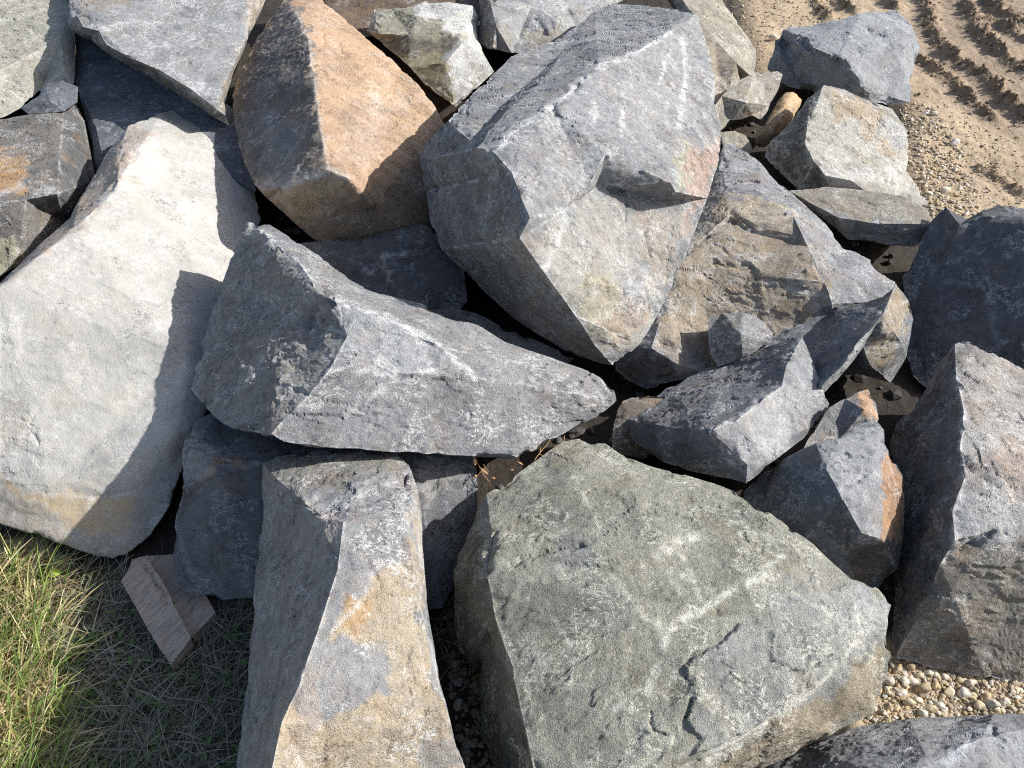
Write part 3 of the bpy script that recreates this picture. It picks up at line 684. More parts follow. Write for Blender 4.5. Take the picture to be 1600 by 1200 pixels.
build_rock('boulder', 'brown and white mottled boulder below the blue grey boulder at upper right', 'boulder', PILE,
  [(1286,132,.32),(1320,140,.31),(1360,158,.29),(1394,170,.265),(1416,202,.225),(1421,240,.195),(1414,264,.18),(1430,288,.15),(1452,316,.13),(1440,330,.13),(1380,318,.17),(1300,303,.21),(1250,298,.18),(1210,262,.16),(1194,245,.16),(1205,220,.20),(1240,185,.24),(1266,148,.29)],
  [[(1286,132,.32),(1278,160,.335),(1262,190,.345),(1258,225,.345),(1272,252,.33),(1290,274,.30),(1330,282,.275),(1380,284,.235),(1414,264,.18)],[(1290,274,.30),(1280,292,.22),(1250,298,.18)]],
  col=(.40,.385,.345), mat=M_pale, seed=17, low=.006, fac=.005, chip=.010, wear=.9,
  paint=[([(1286,132),(1262,190),(1258,225),(1290,274),(1280,295),(1194,245),(1240,185)], (.12,.115,.11), 5, .9),  # left face painted dark as the shaded side
         ([(1290,140),(1340,150),(1385,185),(1370,200),(1300,175)], (.42,.32,.21), 8, .8),
         ([(1340,200),(1370,205),(1405,240),(1380,245)], (.46,.33,.21), 8, .6),
         ([(1270,250),(1330,270),(1410,260),(1415,268),(1380,286),(1290,276)], (.55,.54,.52), 6, .8),
         ([(1385,170),(1416,202),(1421,250),(1395,230)], (.34,.345,.35), 6, .8)],
  cracks=[([(1372,178),(1376,195)],3,.007)])
build_rock('boulder', 'blue grey fractured boulder on the dirt at top right beside the tyre tracks', 'boulder', PILE,
  [(1199,108,.14),(1206,75,.22),(1216,50,.26),(1232,43,.27),(1262,40,.28),(1320,28,.30),(1345,20,.305),(1400,15,.27),(1424,38,.235),(1438,75,.185),(1428,102,.15),(1424,135,.11),(1422,160,.07),(1386,165,.06),(1360,160,.10),(1300,150,.14),(1262,142,.12),(1230,135,.10)],
  [[(1216,50,.26),(1240,60,.30),(1262,80,.305),(1300,96,.295),(1320,105,.28),(1340,130,.22),(1386,150,.11),(1386,165,.06)],
   [(1262,40,.28),(1262,62,.315),(1275,75,.325),(1312,90,.32),(1320,105,.28)],
   [(1216,50,.26),(1232,90,.22),(1262,142,.12)],[(1400,15,.27),(1395,80,.255),(1386,150,.11)],[(1240,60,.30),(1262,62,.315)]],
  col=(.32,.332,.348), mat=M_blue, seed=18, low=.006, fac=.008, fac_scale=11, chip=.012, wear=.6,
  plates=[([(1210,45),(1258,60),(1275,78),(1318,93),(1330,112),(1345,132),(1300,155),(1255,150),(1225,95)],-.030),([(1235,62),(1250,66),(1268,95),(1258,105)],.012)],
  cracks=[([(1360,48),(1378,54)],4,.012),([(1340,75),(1345,85)],4,.010),([(1270,105),(1275,125)],4,.008)])
build_rock('stone', 'small orange stone half in shadow in the gap at upper right', 'stone', PILE,
  [(1180,212,.16),(1196,185,.19),(1224,142,.225),(1240,140,.225),(1257,154,.205),(1248,176,.18),(1222,208,.13),(1200,232,.09),(1184,233,.09),(1177,222,.12)],
  [[(1224,142,.225),(1228,165,.23),(1212,195,.195),(1200,232,.09)]],
  base=.04, col=(.56,.40,.23), mat=M_ochre, seed=19, low=.003, fac=.002, chip=.004, wear=.2, rnd_it=6,
  paint=[([(1224,140),(1228,165),(1212,195),(1190,232),(1170,222)], (.25,.17,.10), 4, .85)])  # left half painted brown for its shade
build_rock('stone', 'grey brown stone right beside the huge grey boulder, above the orange stone', 'stone', PILE,
  [(1112,172,.27),(1128,150,.285),(1150,128,.295),(1180,113,.295),(1215,111,.28),(1223,116,.27),(1218,135,.245),(1204,165,.205),(1190,188,.165),(1175,180,.19),(1160,186,.18),(1140,188,.19),(1125,205,.17)],
  [[(1150,128,.295),(1165,160,.275),(1160,186,.18)]],
  base=.06, col=(.34,.315,.27), mat=M_pale, seed=20, low=.003, fac=.003, chip=.006, wear=.5,
  paint=[([(1150,168),(1180,175),(1195,185),(1160,186)], (.48,.36,.25), 4, .7)])
build_rock('boulder', 'long tan slab boulder leaning behind the huge grey boulder at the top', 'boulder', PILE,
  [(1000,-60,.36),(1110,-60,.36),(1128,0,.32),(1156,40,.27),(1181,76,.22),(1180,118,.17),(1160,130,.18),(1148,150,.19),(1120,168,.21),(1090,90,.30),(1050,-5,.36)],
  [[(1050,-20,.40),(1090,28,.37),(1118,62,.325),(1150,98,.275),(1174,120,.22),(1180,118,.17)],[(1050,-20,.40),(1000,-60,.36)],[(1118,62,.325),(1120,110,.25),(1140,140,.22)]],
  col=(.35,.32,.265), mat=M_pale, seed=21, low=.004, fac=.003, chip=.006, wear=.5,
  paint=[([(1100,60),(1150,100),(1172,120),(1148,150),(1115,168),(1105,90)], (.34,.27,.20), 6, .7),
         ([(1120,95),(1148,110),(1150,135),(1130,150)], (.13,.12,.11), 5, .8)])
build_rock('stone', 'small tan stone peeping out under the right shoulder of the huge boulder', 'stone', PILE,
  [(1122,205,.20),(1145,200,.20),(1165,206,.19),(1176,220,.165),(1178,238,.13),(1160,252,.12),(1130,240,.15)], [],
  base=.02, col=(.35,.325,.27), mat=M_pale, seed=22, low=.002, fac=.002, chip=.003, wear=.3, rnd_it=5)

# upper left
build_rock('boulder', 'pale grey boulder at top left with dark underside, overhanging a gap', 'boulder', PILE,
  [(106,-60,.48),(107,0,.50),(102,30,.47),(110,47,.42),(140,62,.40),(170,84,.38),(205,104,.365),(250,130,.35),(300,160,.33),(332,182,.31),(358,196,.29),(352,180,.33),(352,150,.36),(364,112,.385),(388,58,.40),(404,25,.405),(440,-60,.42)],
  [[(102,30,.47),(130,42,.525),(155,48,.53),(166,70,.51),(200,88,.50),(250,110,.475),(300,140,.435),(340,172,.39),(352,180,.33)],
   [(340,172,.39),(352,128,.43),(380,70,.455),(388,20,.47),(380,-60,.47)]],
  col=(.35,.358,.365), mat=M_grey2, seed=23, low=.005, fac=.004, chip=.008, wear=.7,
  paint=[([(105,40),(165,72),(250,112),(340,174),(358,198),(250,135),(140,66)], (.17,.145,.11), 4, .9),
         ([(340,174),(352,128),(380,70),(388,0),(440,-10),(400,40),(358,196)], (.40,.335,.25), 5, .9),
         ([(110,-20),(220,-20),(210,10),(120,15)], (.35,.30,.24), 8, .7)],
  veins=[([(160,45),(185,40)],6,.7),([(230,70),(260,70)],4,.7),([(305,140),(318,130)],6,.8),([(270,85),(268,100)],4,.6),([(380,70),(388,20)],4,.5)])
build_rock('boulder', 'pale olive white boulder cut off at the top left corner', 'boulder', PILE,
  [(-90,-80,.44),(110,-80,.42),(112,0,.41),(114,40,.39),(119,62,.37),(116,130,.31),(90,140,.29),(60,143,.28),(30,170,.25),(0,186,.24),(-90,190,.25)],
  [[(112,0,.41),(95,60,.405),(100,110,.36),(116,130,.31)],[(95,60,.405),(-20,120,.37),(-90,190,.25)]],
  col=(.42,.405,.34), mat=M_pale, seed=24, low=.008, fac=.006, chip=.006, wear=.6,
  cracks=[([(40,40),(70,60)],3,.006)])
build_rock('boulder', 'shaded dark boulder deep in the gap under the top left boulder', 'boulder', PILE,
  [(117,40,.33),(150,40,.33),(260,100,.32),(380,180,.28),(400,300,.20),(330,260,.22),(210,215,.24),(165,262,.20),(152,285,.15),(142,215,.22),(117,125,.28)],
  [[(117,40,.33),(140,110,.31),(150,200,.27),(152,285,.15)],[(140,110,.31),(250,170,.29),(400,300,.20)]],
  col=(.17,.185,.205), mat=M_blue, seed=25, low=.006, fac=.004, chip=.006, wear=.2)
build_rock('boulder', 'rusty topped dark boulder at the left edge above the beige boulder', 'boulder', PILE,
  [(-90,190,.32),(0,186,.32),(40,180,.325),(98,168,.32),(118,158,.305),(132,190,.26),(150,282,.17),(118,330,.15),(100,346,.16),(62,388,.19),(25,420,.19),(-90,470,.20)],
  [[(98,168,.32),(94,235,.34),(89,303,.345),(40,312,.355),(-90,325,.36)],[(89,303,.345),(100,346,.16)]],
  col=(.21,.198,.18), mat=M_rough, seed=26, low=.006, fac=.004, chip=.006, wear=.6,  # whole boulder darkened in colour for the shadow over it
  paint=[([(-90,235),(40,243),(50,290),(0,300),(-90,300)], (.52,.31,.15), 10, .85),
         ([(98,168),(89,303),(100,346),(150,285),(120,160)], (.12,.125,.13), 5, .8)],  # right face painted dark for the neighbours' shadow
  veins=[([(0,305),(40,285),(85,300)],6,.5)])
build_rock('stone', 'small dark jagged stone lying on the pale boulder at the left edge', 'stone', PILE,
  [(31,168,.35),(60,150,.365),(72,130,.38),(98,125,.38),(122,136,.365),(121,160,.345),(100,174,.33),(45,178,.33)],
  [[(31,168,.35),(75,152,.385),(122,136,.365)]],
  base=.2, col=(.16,.175,.20), mat=M_blue, seed=27, low=.003, fac=.006, chip=.006, wear=.4)
build_rock('stone', 'greenish stone cut off by the left edge next to the beige boulder', 'stone', PILE,
  [(-80,320,.31),(4,334,.30),(18,352,.29),(32,392,.25),(14,425,.23),(-80,490,.24)], [],
  base=.05, col=(.30,.285,.21), mat=M_pale, seed=28, low=.003, fac=.004, chip=.006, wear=.4)

# top edge
build_rock('boulder', 'white topped olive boulder at the top beside the ochre boulder', 'boulder', PILE,
  [(573,48,0.280),(584,15,0.320),(612,14,0.325),(642,10,0.330),(664,2,0.345),(700,3,0.350),(738,9,0.345),(746,22,0.330),(743,48,0.305),(756,85,0.260),(772,112,0.220),(742,140,0.190),(712,167,0.150),(690,152,0.170),(664,132,0.195),(640,104,0.230),(616,84,0.250),(592,64,0.260)],
  [[(584,15,0.320),(592,52,0.320),(640,55,0.325),(690,58,0.325),(718,60,0.330),(743,48,0.305)],
   [(592,52,0.320),(592,64,0.260)],[(616,84,0.250),(640,82,0.270),(690,82,0.275),(722,66,0.320)],[(718,60,0.330),(722,66,0.320)],
   [(722,66,0.320),(695,100,0.270),(706,130,0.220),(708,160,0.155),(712,167,0.150)],
   [(642,10,0.330),(652,26,0.360),(690,40,0.355),(718,60,0.330)]],
  col=(.33,.315,.24), mat=M_pale, seed=29, low=.004, fac=.005, chip=.010, wear=.9,
  paint=[([(645,8),(664,0),(740,6),(748,25),(740,55),(715,58),(690,40),(655,30)], (.64,.64,.62), 4, .95),
         ([(722,62),(743,48),(772,112),(712,168),(706,130),(695,100)], (.58,.58,.57), 4, .9),
         ([(590,58),(720,64),(690,84),(616,86)], (.16,.145,.12), 4, .85),  # shadow under the ledge painted in dark
         ([(616,86),(695,84),(708,160),(664,132)], (.29,.25,.145), 4, .85)])
build_rock('boulder', 'light grey boulder with brown left side touching the top edge', 'boulder', PILE,
  [(744,-60,.36),(990,-60,.36),(985,-5,.34),(950,12,.32),(920,30,.30),(895,50,.28),(865,72,.25),(830,88,.22),(800,84,.23),(780,78,.24),(762,77,.24),(748,66,.26),(750,20,.32)],
  [[(770,-60,.42),(768,10,.40),(775,40,.36),(770,74,.27),(780,78,.24)],[(768,10,.40),(830,10,.385),(870,25,.35),(895,50,.28)],[(870,25,.35),(985,-5,.34)]],
  col=(.36,.365,.37), mat=M_pale, seed=30, low=.004, fac=.006, chip=.008, wear=.6,
  paint=[([(744,-60),(768,-40),(770,74),(745,66)], (.26,.19,.13), 4, .9),([(820,50),(870,40),(880,60),(830,80)], (.40,.35,.27), 6, .6)],
  cracks=[([(836,30),(850,50)],5,.010),([(885,15),(900,35)],4,.010)])
build_rock('boulder', 'brown shaded boulder behind the ochre and white topped boulders at the top', 'boulder', PILE,
  [(480,-60,.34),(760,-60,.36),(758,30,.26),(700,50,.22),(610,50,.20),(560,60,.20),(520,30,.24)], [[(480,-60,.34),(600,-10,.30),(610,50,.20)]],
  col=(.20,.15,.11), mat=M_rough, seed=31, low=.006, fac=.005, wear=.2)

# shaded stones in the gaps
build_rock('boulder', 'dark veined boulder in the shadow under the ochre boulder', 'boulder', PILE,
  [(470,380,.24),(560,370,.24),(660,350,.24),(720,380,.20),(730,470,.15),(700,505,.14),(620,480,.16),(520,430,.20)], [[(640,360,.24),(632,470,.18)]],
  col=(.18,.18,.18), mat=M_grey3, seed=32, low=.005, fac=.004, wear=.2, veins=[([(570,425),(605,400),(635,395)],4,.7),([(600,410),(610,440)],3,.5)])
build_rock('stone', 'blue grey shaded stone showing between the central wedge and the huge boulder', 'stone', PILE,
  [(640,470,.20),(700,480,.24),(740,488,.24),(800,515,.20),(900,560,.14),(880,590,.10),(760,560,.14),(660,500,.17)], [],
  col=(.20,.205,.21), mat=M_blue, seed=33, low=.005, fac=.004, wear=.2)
build_rock('stone', 'small dark brown stone in the crevice left of the angular grey boulder', 'stone', PILE,
  [(956,700,.15),(958,655,.18),(970,626,.20),(1010,614,.205),(1042,616,.19),(1060,660,.12),(1010,720,.10),(966,712,.12)], [[(970,626,.20),(990,660,.185),(1010,720,.10)]],
  col=(.19,.165,.14), mat=M_rough, seed=34, low=.003, fac=.003, wear=.4)
build_rock('boulder', 'grey boulder in the bottom right corner, its left half in shadow', 'boulder', PILE,
  [(1150,1230,.01),(1190,1200,.01),(1260,1165,.01),(1340,1135,.01),(1420,1122,.015),(1500,1120,0.020),(1556,1114,.09),(1600,1110,.10),(1720,1105,.10),(1720,1340,.12),(1120,1340,.01)],
  [[(1556,1114,.09),(1545,1135,0.170),(1530,1152,0.230),(1450,1190,0.310),(1400,1220,0.340),(1340,1340,0.420)],[(1530,1152,0.230),(1600,1140,.18),(1720,1150,.15)]],
  base=-.06, col=(.34,.348,.36), mat=M_blue, seed=35, low=.006, fac=.006, chip=.010, wear=.8,
  veins=[([(1480,1190),(1545,1135)],6,.6)], cracks=[([(1550,1140),(1570,1160)],3,.008)])

# ------------------------------------------------------------------ ground sheet with tyre ruts
def ground_xy(px, py):
    return at(px, py, 0.0)[:2]
def axis(lo, hi, step, far):
    mid = list(np.arange(lo, hi + 1e-6, step))
    a, s = [], step
    x = lo
    while x > -far:
        s *= 1.35; x -= s; a.append(x)
    b, s = [], step
    x = mid[-1]
    while x < far:
        s *= 1.35; x += s; b.append(x)
    return np.array(a[::-1] + mid + b)
GX, GY = axis(-2.2, 3.9, 0.0115, 200), axis(0.15, 6.3, 0.0115, 200)
xx, yy = np.meshgrid(GX, GY)
GP = np.stack((xx.ravel(), yy.ravel(), np.zeros(xx.size)), 1)
near = (np.abs(GP[:, 0]) < 4.2) & (GP[:, 1] > -0.5) & (GP[:, 1] < 7)
RUTS = [  # ridge line in the photograph, half width m, height m
  ([(1438,-60),(1446,0),(1456,50),(1478,78),(1500,96),(1545,122),(1570,152),(1600,178),(1660,215)], .040, .062),
  ([(1500,-40),(1512,10),(1530,48),(1560,80),(1600,108),(1660,140)], .050, .070),
  ([(1530,-20),(1545,8),(1600,32),(1660,60)], .040, .06),
  ([(1546,28),(1575,45),(1605,64),(1660,90)], .035, .05),
  ([(1424,84),(1450,98),(1480,118),(1500,140),(1530,165),(1552,186)], .036, .050),
  ([(1262,-30),(1278,8),(1296,30)], .030, .04),
  ([(1300,-30),(1318,8),(1335,18)], .040, .055),
  ([(1370,-30),(1385,2),(1400,14)], .040, .05),
  ([(1535,262),(1556,276),(1585,296),(1620,312)], .028, .036),
  ([(1620,20),(1700,60)], .05, .06)]
GS2 = np.full((len(GP), 2), -9999.0)
gv = GP[near]
GS2[near] = proj(gv)[0]
z = np.zeros(len(GP)); ridge_m = np.zeros(len(GP))
n1 = np.zeros(len(GP)); n2 = n1.copy(); n3 = n1.copy()
n1[near] = fbm(gv * 3.0, 3, 201); n2[near] = fbm(gv * 22, 3, 205, .6); n3[near] = fbm(gv * 70, 2, 209)
dirt = np.zeros(len(GP))
gp = GS2[near]
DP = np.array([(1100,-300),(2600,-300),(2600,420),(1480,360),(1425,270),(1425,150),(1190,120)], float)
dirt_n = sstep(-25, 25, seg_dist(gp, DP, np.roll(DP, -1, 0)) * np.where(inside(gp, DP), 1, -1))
hz = 0.012 * n1[near] + 0.0045 * n2[near] + 0.0012 * n3[near]
rm = np.zeros(len(gv))
w1 = np.stack((vnoise(gv * 16, 215), vnoise(gv * 16, 216)), 1) * .026 + np.stack((vnoise(gv * 45, 217), vnoise(gv * 45, 218)), 1) * .012
for line, hw, hh in RUTS:
    l = np.array([ground_xy(*p) for p in line])
    d = seg_dist(gv[:, :2] + w1, l[:-1], l[1:])
    t = np.exp(-(d / hw) ** 2)
    clump = 0.35 + 0.75 * sstep(-0.5, 0.6, vnoise(gv * 9, 221) + 0.7 * vnoise(gv * 37, 222))
    hz += .8 * hh * np.exp(-(d / (hw * .66)) ** 2) * clump - 0.10 * hh * np.exp(-((d - 2.4 * hw) / (1.0 * hw)) ** 2)
    rm = np.maximum(rm, t)
hz += rm * 0.022 * np.maximum(-.2, fbm(gv * 34, 3, 231, .65))
# the churned clods left of the ruts
cl = sstep(.2, .6, vnoise(gv * 6, 241)) * sstep(1420, 1460, gp[:, 0]) * sstep(260, 200, gp[:, 1])
hz += .014 * cl * np.maximum(0, vnoise(gv * 26, 242))
z[near] = hz; ridge_m[near] = rm
sand, shade_soil, turf = np.array((.46, .36, .245)), np.array((.050, .042, .034)), np.array((.11, .092, .065))  # pile soil near black: shade of the gaps put into its colour
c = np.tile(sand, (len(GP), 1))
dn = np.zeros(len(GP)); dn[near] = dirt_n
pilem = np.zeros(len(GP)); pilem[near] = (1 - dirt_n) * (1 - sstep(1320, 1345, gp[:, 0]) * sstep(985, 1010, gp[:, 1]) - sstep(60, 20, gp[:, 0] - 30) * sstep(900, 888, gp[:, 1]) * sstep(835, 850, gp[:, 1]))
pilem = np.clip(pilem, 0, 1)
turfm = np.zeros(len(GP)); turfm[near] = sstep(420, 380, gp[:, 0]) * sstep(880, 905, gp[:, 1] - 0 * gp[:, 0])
c = c * (1 - pilem[:, None]) + shade_soil * pilem[:, None]
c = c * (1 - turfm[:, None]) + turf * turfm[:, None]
c *= (1 + 0.16 * n1 + 0.16 * n2)[:, None]
MUD = np.array([(1405,-200),(1900,-200),(1900,330),(1620,240),(1555,190),(1450,150),(1425,90)], float)
mud = np.zeros(len(GP)); mud[near] = sstep(-30, 25, seg_dist(gp, MUD, np.roll(MUD, -1, 0)) * np.where(inside(gp, MUD), 1, -1) + 25 * n2[near])
c = c * (1 - .65 * mud[:, None]) + np.array((.29, .225, .165)) * .65 * mud[:, None]
wet = ridge_m * 0.85
c = c * (1 - wet[:, None]) + np.array((.23, .165, .11)) * wet[:, None]
GP[:, 2] = z
nx, ny = len(GX), len(GY)
idx = np.arange(nx * ny).reshape(ny, nx)
Q = np.stack((idx[:-1, :-1], idx[:-1, 1:], idx[1:, 1:], idx[1:, :-1]), -1).reshape(-1, 4)
t = NT('sandy_dirt')
co = t.coords()
f1, f2, f3 = t.noise(co, 45, 5, .65), t.noise(co, 260, 3, .6), t.noise(co, 4.0, 4, .6)
col = t.mix(t.math('MULTIPLY', t.ramp(f1, .42, .70), .5), t.attr('col', 'Color'), t.mix(1.0, t.attr('col', 'Color'), (1.45, 1.4, 1.32), 'MULTIPLY'))
col = t.mix(t.math('MULTIPLY', t.ramp(f2, .5, .68), .55), col, t.mix(1.0, col, (.5, .47, .43), 'MULTIPLY'))
col = t.mix(t.math('MULTIPLY', t.ramp(f3, .45, .65), .3), col, t.mix(1.0, col, (.75, .72, .70), 'MULTIPLY'))
t.l.new(col, t.b.inputs['Base Color']); t.b.inputs['Roughness'].default_value = .85
t.l.new(t.bump(t.math('ADD', f1, t.math('MULTIPLY', f2, .5)), .008, .8), t.b.inputs['Normal'])
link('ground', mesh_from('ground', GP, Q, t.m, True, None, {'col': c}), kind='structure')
ground_z_cache = (GX, GY, z.reshape(ny, nx))
def ground_z(x, y):
    i = int(np.clip(np.searchsorted(GX, x), 1, nx - 1)); j = int(np.clip(np.searchsorted(GY, y), 1, ny - 1))
    return float(z.reshape(ny, nx)[j, i])

# ------------------------------------------------------------------ pebbles and gravel
t = NT('pebble_stone')
co = t.coords()
f = t.noise(co, 90, 4, .6)
pc = t.attr('col', 'Color')
col = t.mix(t.ramp(f, .4, .7), pc, t.mix(1.0, pc, (.66, .62, .56), 'MULTIPLY'))
t.l.new(col, t.b.inputs['Base Color']); t.b.inputs['Roughness'].default_value = .7
t.l.new(t.bump(t.noise(co, 300, 3, .6), .002, .6), t.b.inputs['Normal'])
M_pebble = t.m
def ico(sub):
    g = (1 + 5 ** .5) / 2
    v = np.array([(-1,g,0),(1,g,0),(-1,-g,0),(1,-g,0),(0,-1,g),(0,1,g),(0,-1,-g),(0,1,-g),(g,0,-1),(g,0,1),(-g,0,-1),(-g,0,1)], float)
    f = np.array([(0,11,5),(0,5,1),(0,1,7),(0,7,10),(0,10,11),(1,5,9),(5,11,4),(11,10,2),(10,7,6),(7,1,8),(3,9,4),(3,4,2),(3,2,6),(3,6,8),(3,8,9),(4,9,5),(2,4,11),(6,2,10),(8,6,7),(9,8,1)])
    v /= np.linalg.norm(v[0])
    for _ in range(sub):
        v, f, _v = refine(v, f, np.ones(len(f), bool), 1e-6, 1e-6, 1)
        v = v / np.linalg.norm(v, axis=1)[:, None]
    return v, f
def pebble_shape(sub, s):
    v, f = ico(sub)
    rr = np.random.default_rng(s)
    for _ in range(7):                       # knock flats onto it
        n = rr.normal(size=3); n /= np.linalg.norm(n)
        h = rr.uniform(.55, .9)
        d = v @ n
        v = v - np.maximum(0, d - h)[:, None] * n * .85
    v *= 1 + .10 * vnoise(v * 1.6 + s * 3.3, 301)[:, None]
    return v * np.array((1, rr.uniform(.65, .95), rr.uniform(.5, .8))), f
PSH = [pebble_shape(1, s) for s in range(8)]
PBIG = [pebble_shape(2, s + 50) for s in range(9)]
PCOL = 1.15 * np.array([(.52,.44,.32),(.60,.54,.44),(.66,.62,.55),(.42,.33,.22),(.47,.36,.21),(.36,.31,.25),(.55,.46,.30)])
def rotz(v, a):
    c_, s_ = math.cos(a), math.sin(a)
    return np.stack((v[:, 0] * c_ - v[:, 1] * s_, v[:, 0] * s_ + v[:, 1] * c_, v[:, 2]), 1)
gvv, gff, gcc, cnt = [], [], [], 0
def scatter(poly, n, smin, smax, dark=1.0, power=2.2):
    global cnt
    lo, hi = np.min(poly, 0), np.max(poly, 0)
    k = 0
    while k < n:
        p = np.array((random.uniform(lo[0], hi[0]), random.uniform(lo[1], hi[1])))
        if not inside(p[None], poly)[0]: continue
        k += 1
        x, y = ground_xy(*p)
        s = smin + (smax - smin) * random.random() ** power
        v, f = PSH[random.randrange(8)]
        v = rotz(v, random.uniform(0, 6.28)) * s + np.array((x, y, ground_z(x, y) + s * .25))
        gvv.append(v); gff.append(f + cnt); cnt += len(v)
        gcc.append(np.tile(PCOL[random.randrange(7)] * random.uniform(.7, 1.1) * dark, (len(v), 1)))
scatter([(1405,165),(1450,160),(1500,230),(1530,320),(1560,345),(1440,345),(1415,270)], 1700, .0022, .012, 1.1, 3.0)
scatter([(1405,165),(1520,160),(1600,300),(1600,330),(1480,330)], 500, .003, .008)
scatter([(1375,1022),(1610,1050),(1610,1125),(1350,1135)], 1500, .0025, .010, 1.0, 3.0)
scatter([(1120,-20),(1300,-20),(1300,45),(1200,60),(1190,110),(1150,60)], 500, .004, .011)
scatter([(0,845),(50,850),(105,868),(100,890),(40,885),(0,875)], 260, .004, .012)
scatter([(690,960),(760,960),(780,1200),(720,1200)], 300, .005, .014, .6)
scatter([(100,880),(390,940),(385,1200),(90,1200)], 140, .004, .009, .6)
scatter([(1300,0),(1600,0),(1600,330),(1440,330),(1430,120)], 420, .003, .007)
gravel_parts = (gvv, gff, gcc)
link('gravel', mesh_from('gravel', np.concatenate(gvv), np.concatenate(gff), M_pebble, False, None, {'col': np.concatenate(gcc)}),
     label='loose tan gravel strewn around the foot of the stone pile', cat='gravel', kind='stuff')
# crumbled clods along the tyre ruts, and broken chips fallen between the boulders
gvv, gff, gcc, cnt = [], [], [], 0
PCHIP = [pebble_shape(0, 80 + k_) for k_ in range(8)]
def lump(x, y, s, colr):
    global cnt
    v, f = PCHIP[random.randrange(8)]
    v = rotz(v * np.array((1, 1, random.uniform(.7, 1.1))), random.uniform(0, 6.28)) * s + np.array((x, y, ground_z(x, y) + s * random.uniform(.0, .5)))
    gvv.append(v); gff.append(f + cnt); cnt += len(v)
    gcc.append(np.tile(np.array(colr) * random.uniform(.7, 1.2), (len(v), 1)))
for line, hw, hh in RUTS:
    l = np.array([ground_xy(*p) for p in line])
    for a, b in zip(l, l[1:]):
        for _ in range(int(np.linalg.norm(b - a) * 230)):
            q_ = a + (b - a) * random.random() + np.array((random.gauss(0, hw * .75), random.gauss(0, hw * .75)))
            lump(q_[0], q_[1], .003 + .013 * random.random() ** 3, (.27, .195, .125))
for _ in range(260):
    q_ = ground_xy(random.uniform(1425, 1600), random.uniform(90, 300))
    lump(q_[0], q_[1], .002 + .012 * random.random() ** 4, (.30, .22, .14))
link('soil_clods', mesh_from('soil_clods', np.concatenate(gvv), np.concatenate(gff), M_pebble, False, None, {'col': np.concatenate(gcc)}),
     label='crumbled brown clods along the tyre ruts at top right', cat='soil', kind='stuff')
gvv, gff, gcc, cnt = [], [], [], 0
PP = np.array([(150,200),(450,330),(700,200),(1100,180),(1230,130),(1420,330),(1430,640),(1400,1000),(1330,1000),(760,950),(660,900),(270,800),(330,640),(380,420)], float)
k = 0
while k < 800:
    p_ = np.array((random.uniform(150, 1430), random.uniform(130, 1000)))
    if not inside(p_[None], PP)[0]: continue
    k += 1
    x, y = ground_xy(*p_)
    lump(x, y, .006 + .030 * random.random() ** 3, random.choice([(.13,.13,.13),(.10,.09,.075),(.17,.155,.14),(.08,.075,.07)]))
link('rubble', mesh_from('rubble', np.concatenate(gvv), np.concatenate(gff), M_pebble, False, None, {'col': np.concatenate(gcc)}),
     label='small broken stone chips on the shade-darkened soil between the boulders', cat='rubble', kind='stuff')
ORD = ['first','second','third','fourth','fifth','sixth','seventh','eighth','ninth','tenth','eleventh','twelfth','thirteenth','fourteenth','fifteenth','sixteenth','seventeenth','eighteenth','nineteenth','twentieth','twenty-first','twenty-second','twenty-third','twenty-fourth','twenty-fifth']
def pebble(px, py, wpx, label, group=None, tone=(.64, .60, .53), k=0, asp=1.0):
    x, y = ground_xy(px, py)
    dep = proj(np.array((x, y, 0.)))[1]
    s = .5 * wpx * dep / FPX
    v, f = PBIG[k % 9]
    v = rotz(v, k * 1.9) * s * np.array((1, asp, 1))
    cc = np.tile(np.array(tone) * (0.85 + .3 * ((k * 37) % 10) / 10), (len(v), 1))
    return link('pebble', mesh_from('pebble', v, f, M_pebble, True, None, {'col': cc}), (x, y, ground_z(x, y) + s * .32), label, 'pebble', group)
G1 = 'pale pebbles in the gravel at bottom right'
SPOTS = sorted([(1388,1066,20),(1400,1049,18),(1423,1043,17),(1413,1066,22),(1408,1083,20),(1428,1064,16),(1442,1076,26),(1420,1098,22),(1436,1094,18),(1462,1071,17),(1483,1082,26),(1506,1081,26),(1500,1062,14),(1516,1066,22),(1455,1107,22),(1470,1103,20),(1442,1115,22),(1541,1088,18),(1549,1102,24),(1568,1098,20),(1530,1102,20),(1437,1055,15),(1452,1052,14),(1476,1058,14),(1388,1084,14)])
for k, (px, py, w) in enumerate(SPOTS):
    pebble(px, py, w, 'pale pebble in the sunlit gravel strip at bottom right, %s from the left' % ORD[k], G1, [(.64,.58,.48),(.70,.66,.58),(.52,.42,.28),(.62,.52,.36)][(k * 7) % 4], k, .8)
G2 = 'pale pebbles on the dirt at upper right'
for k, (py, px, w) in enumerate(sorted([(181,1458,13),(190,1424,11),(262,1440,11),(299,1476,17),(304,1452,13),(278,1442,11)])):
    pebble(px, py, w, 'pale pebble right of the mottled boulder at upper right, %s from the top' % ORD[k], G2, (.66,.60,.50), k + 3, .8)
pebble(1490, 226, 19, 'largest white pebble alone on the sandy dirt at upper right', None, (.72,.70,.66), 2, .7)
pebble(1207, 64, 17, 'white stone chip beside the top right blue grey boulder', None, (.74,.66,.52), 5, .8)

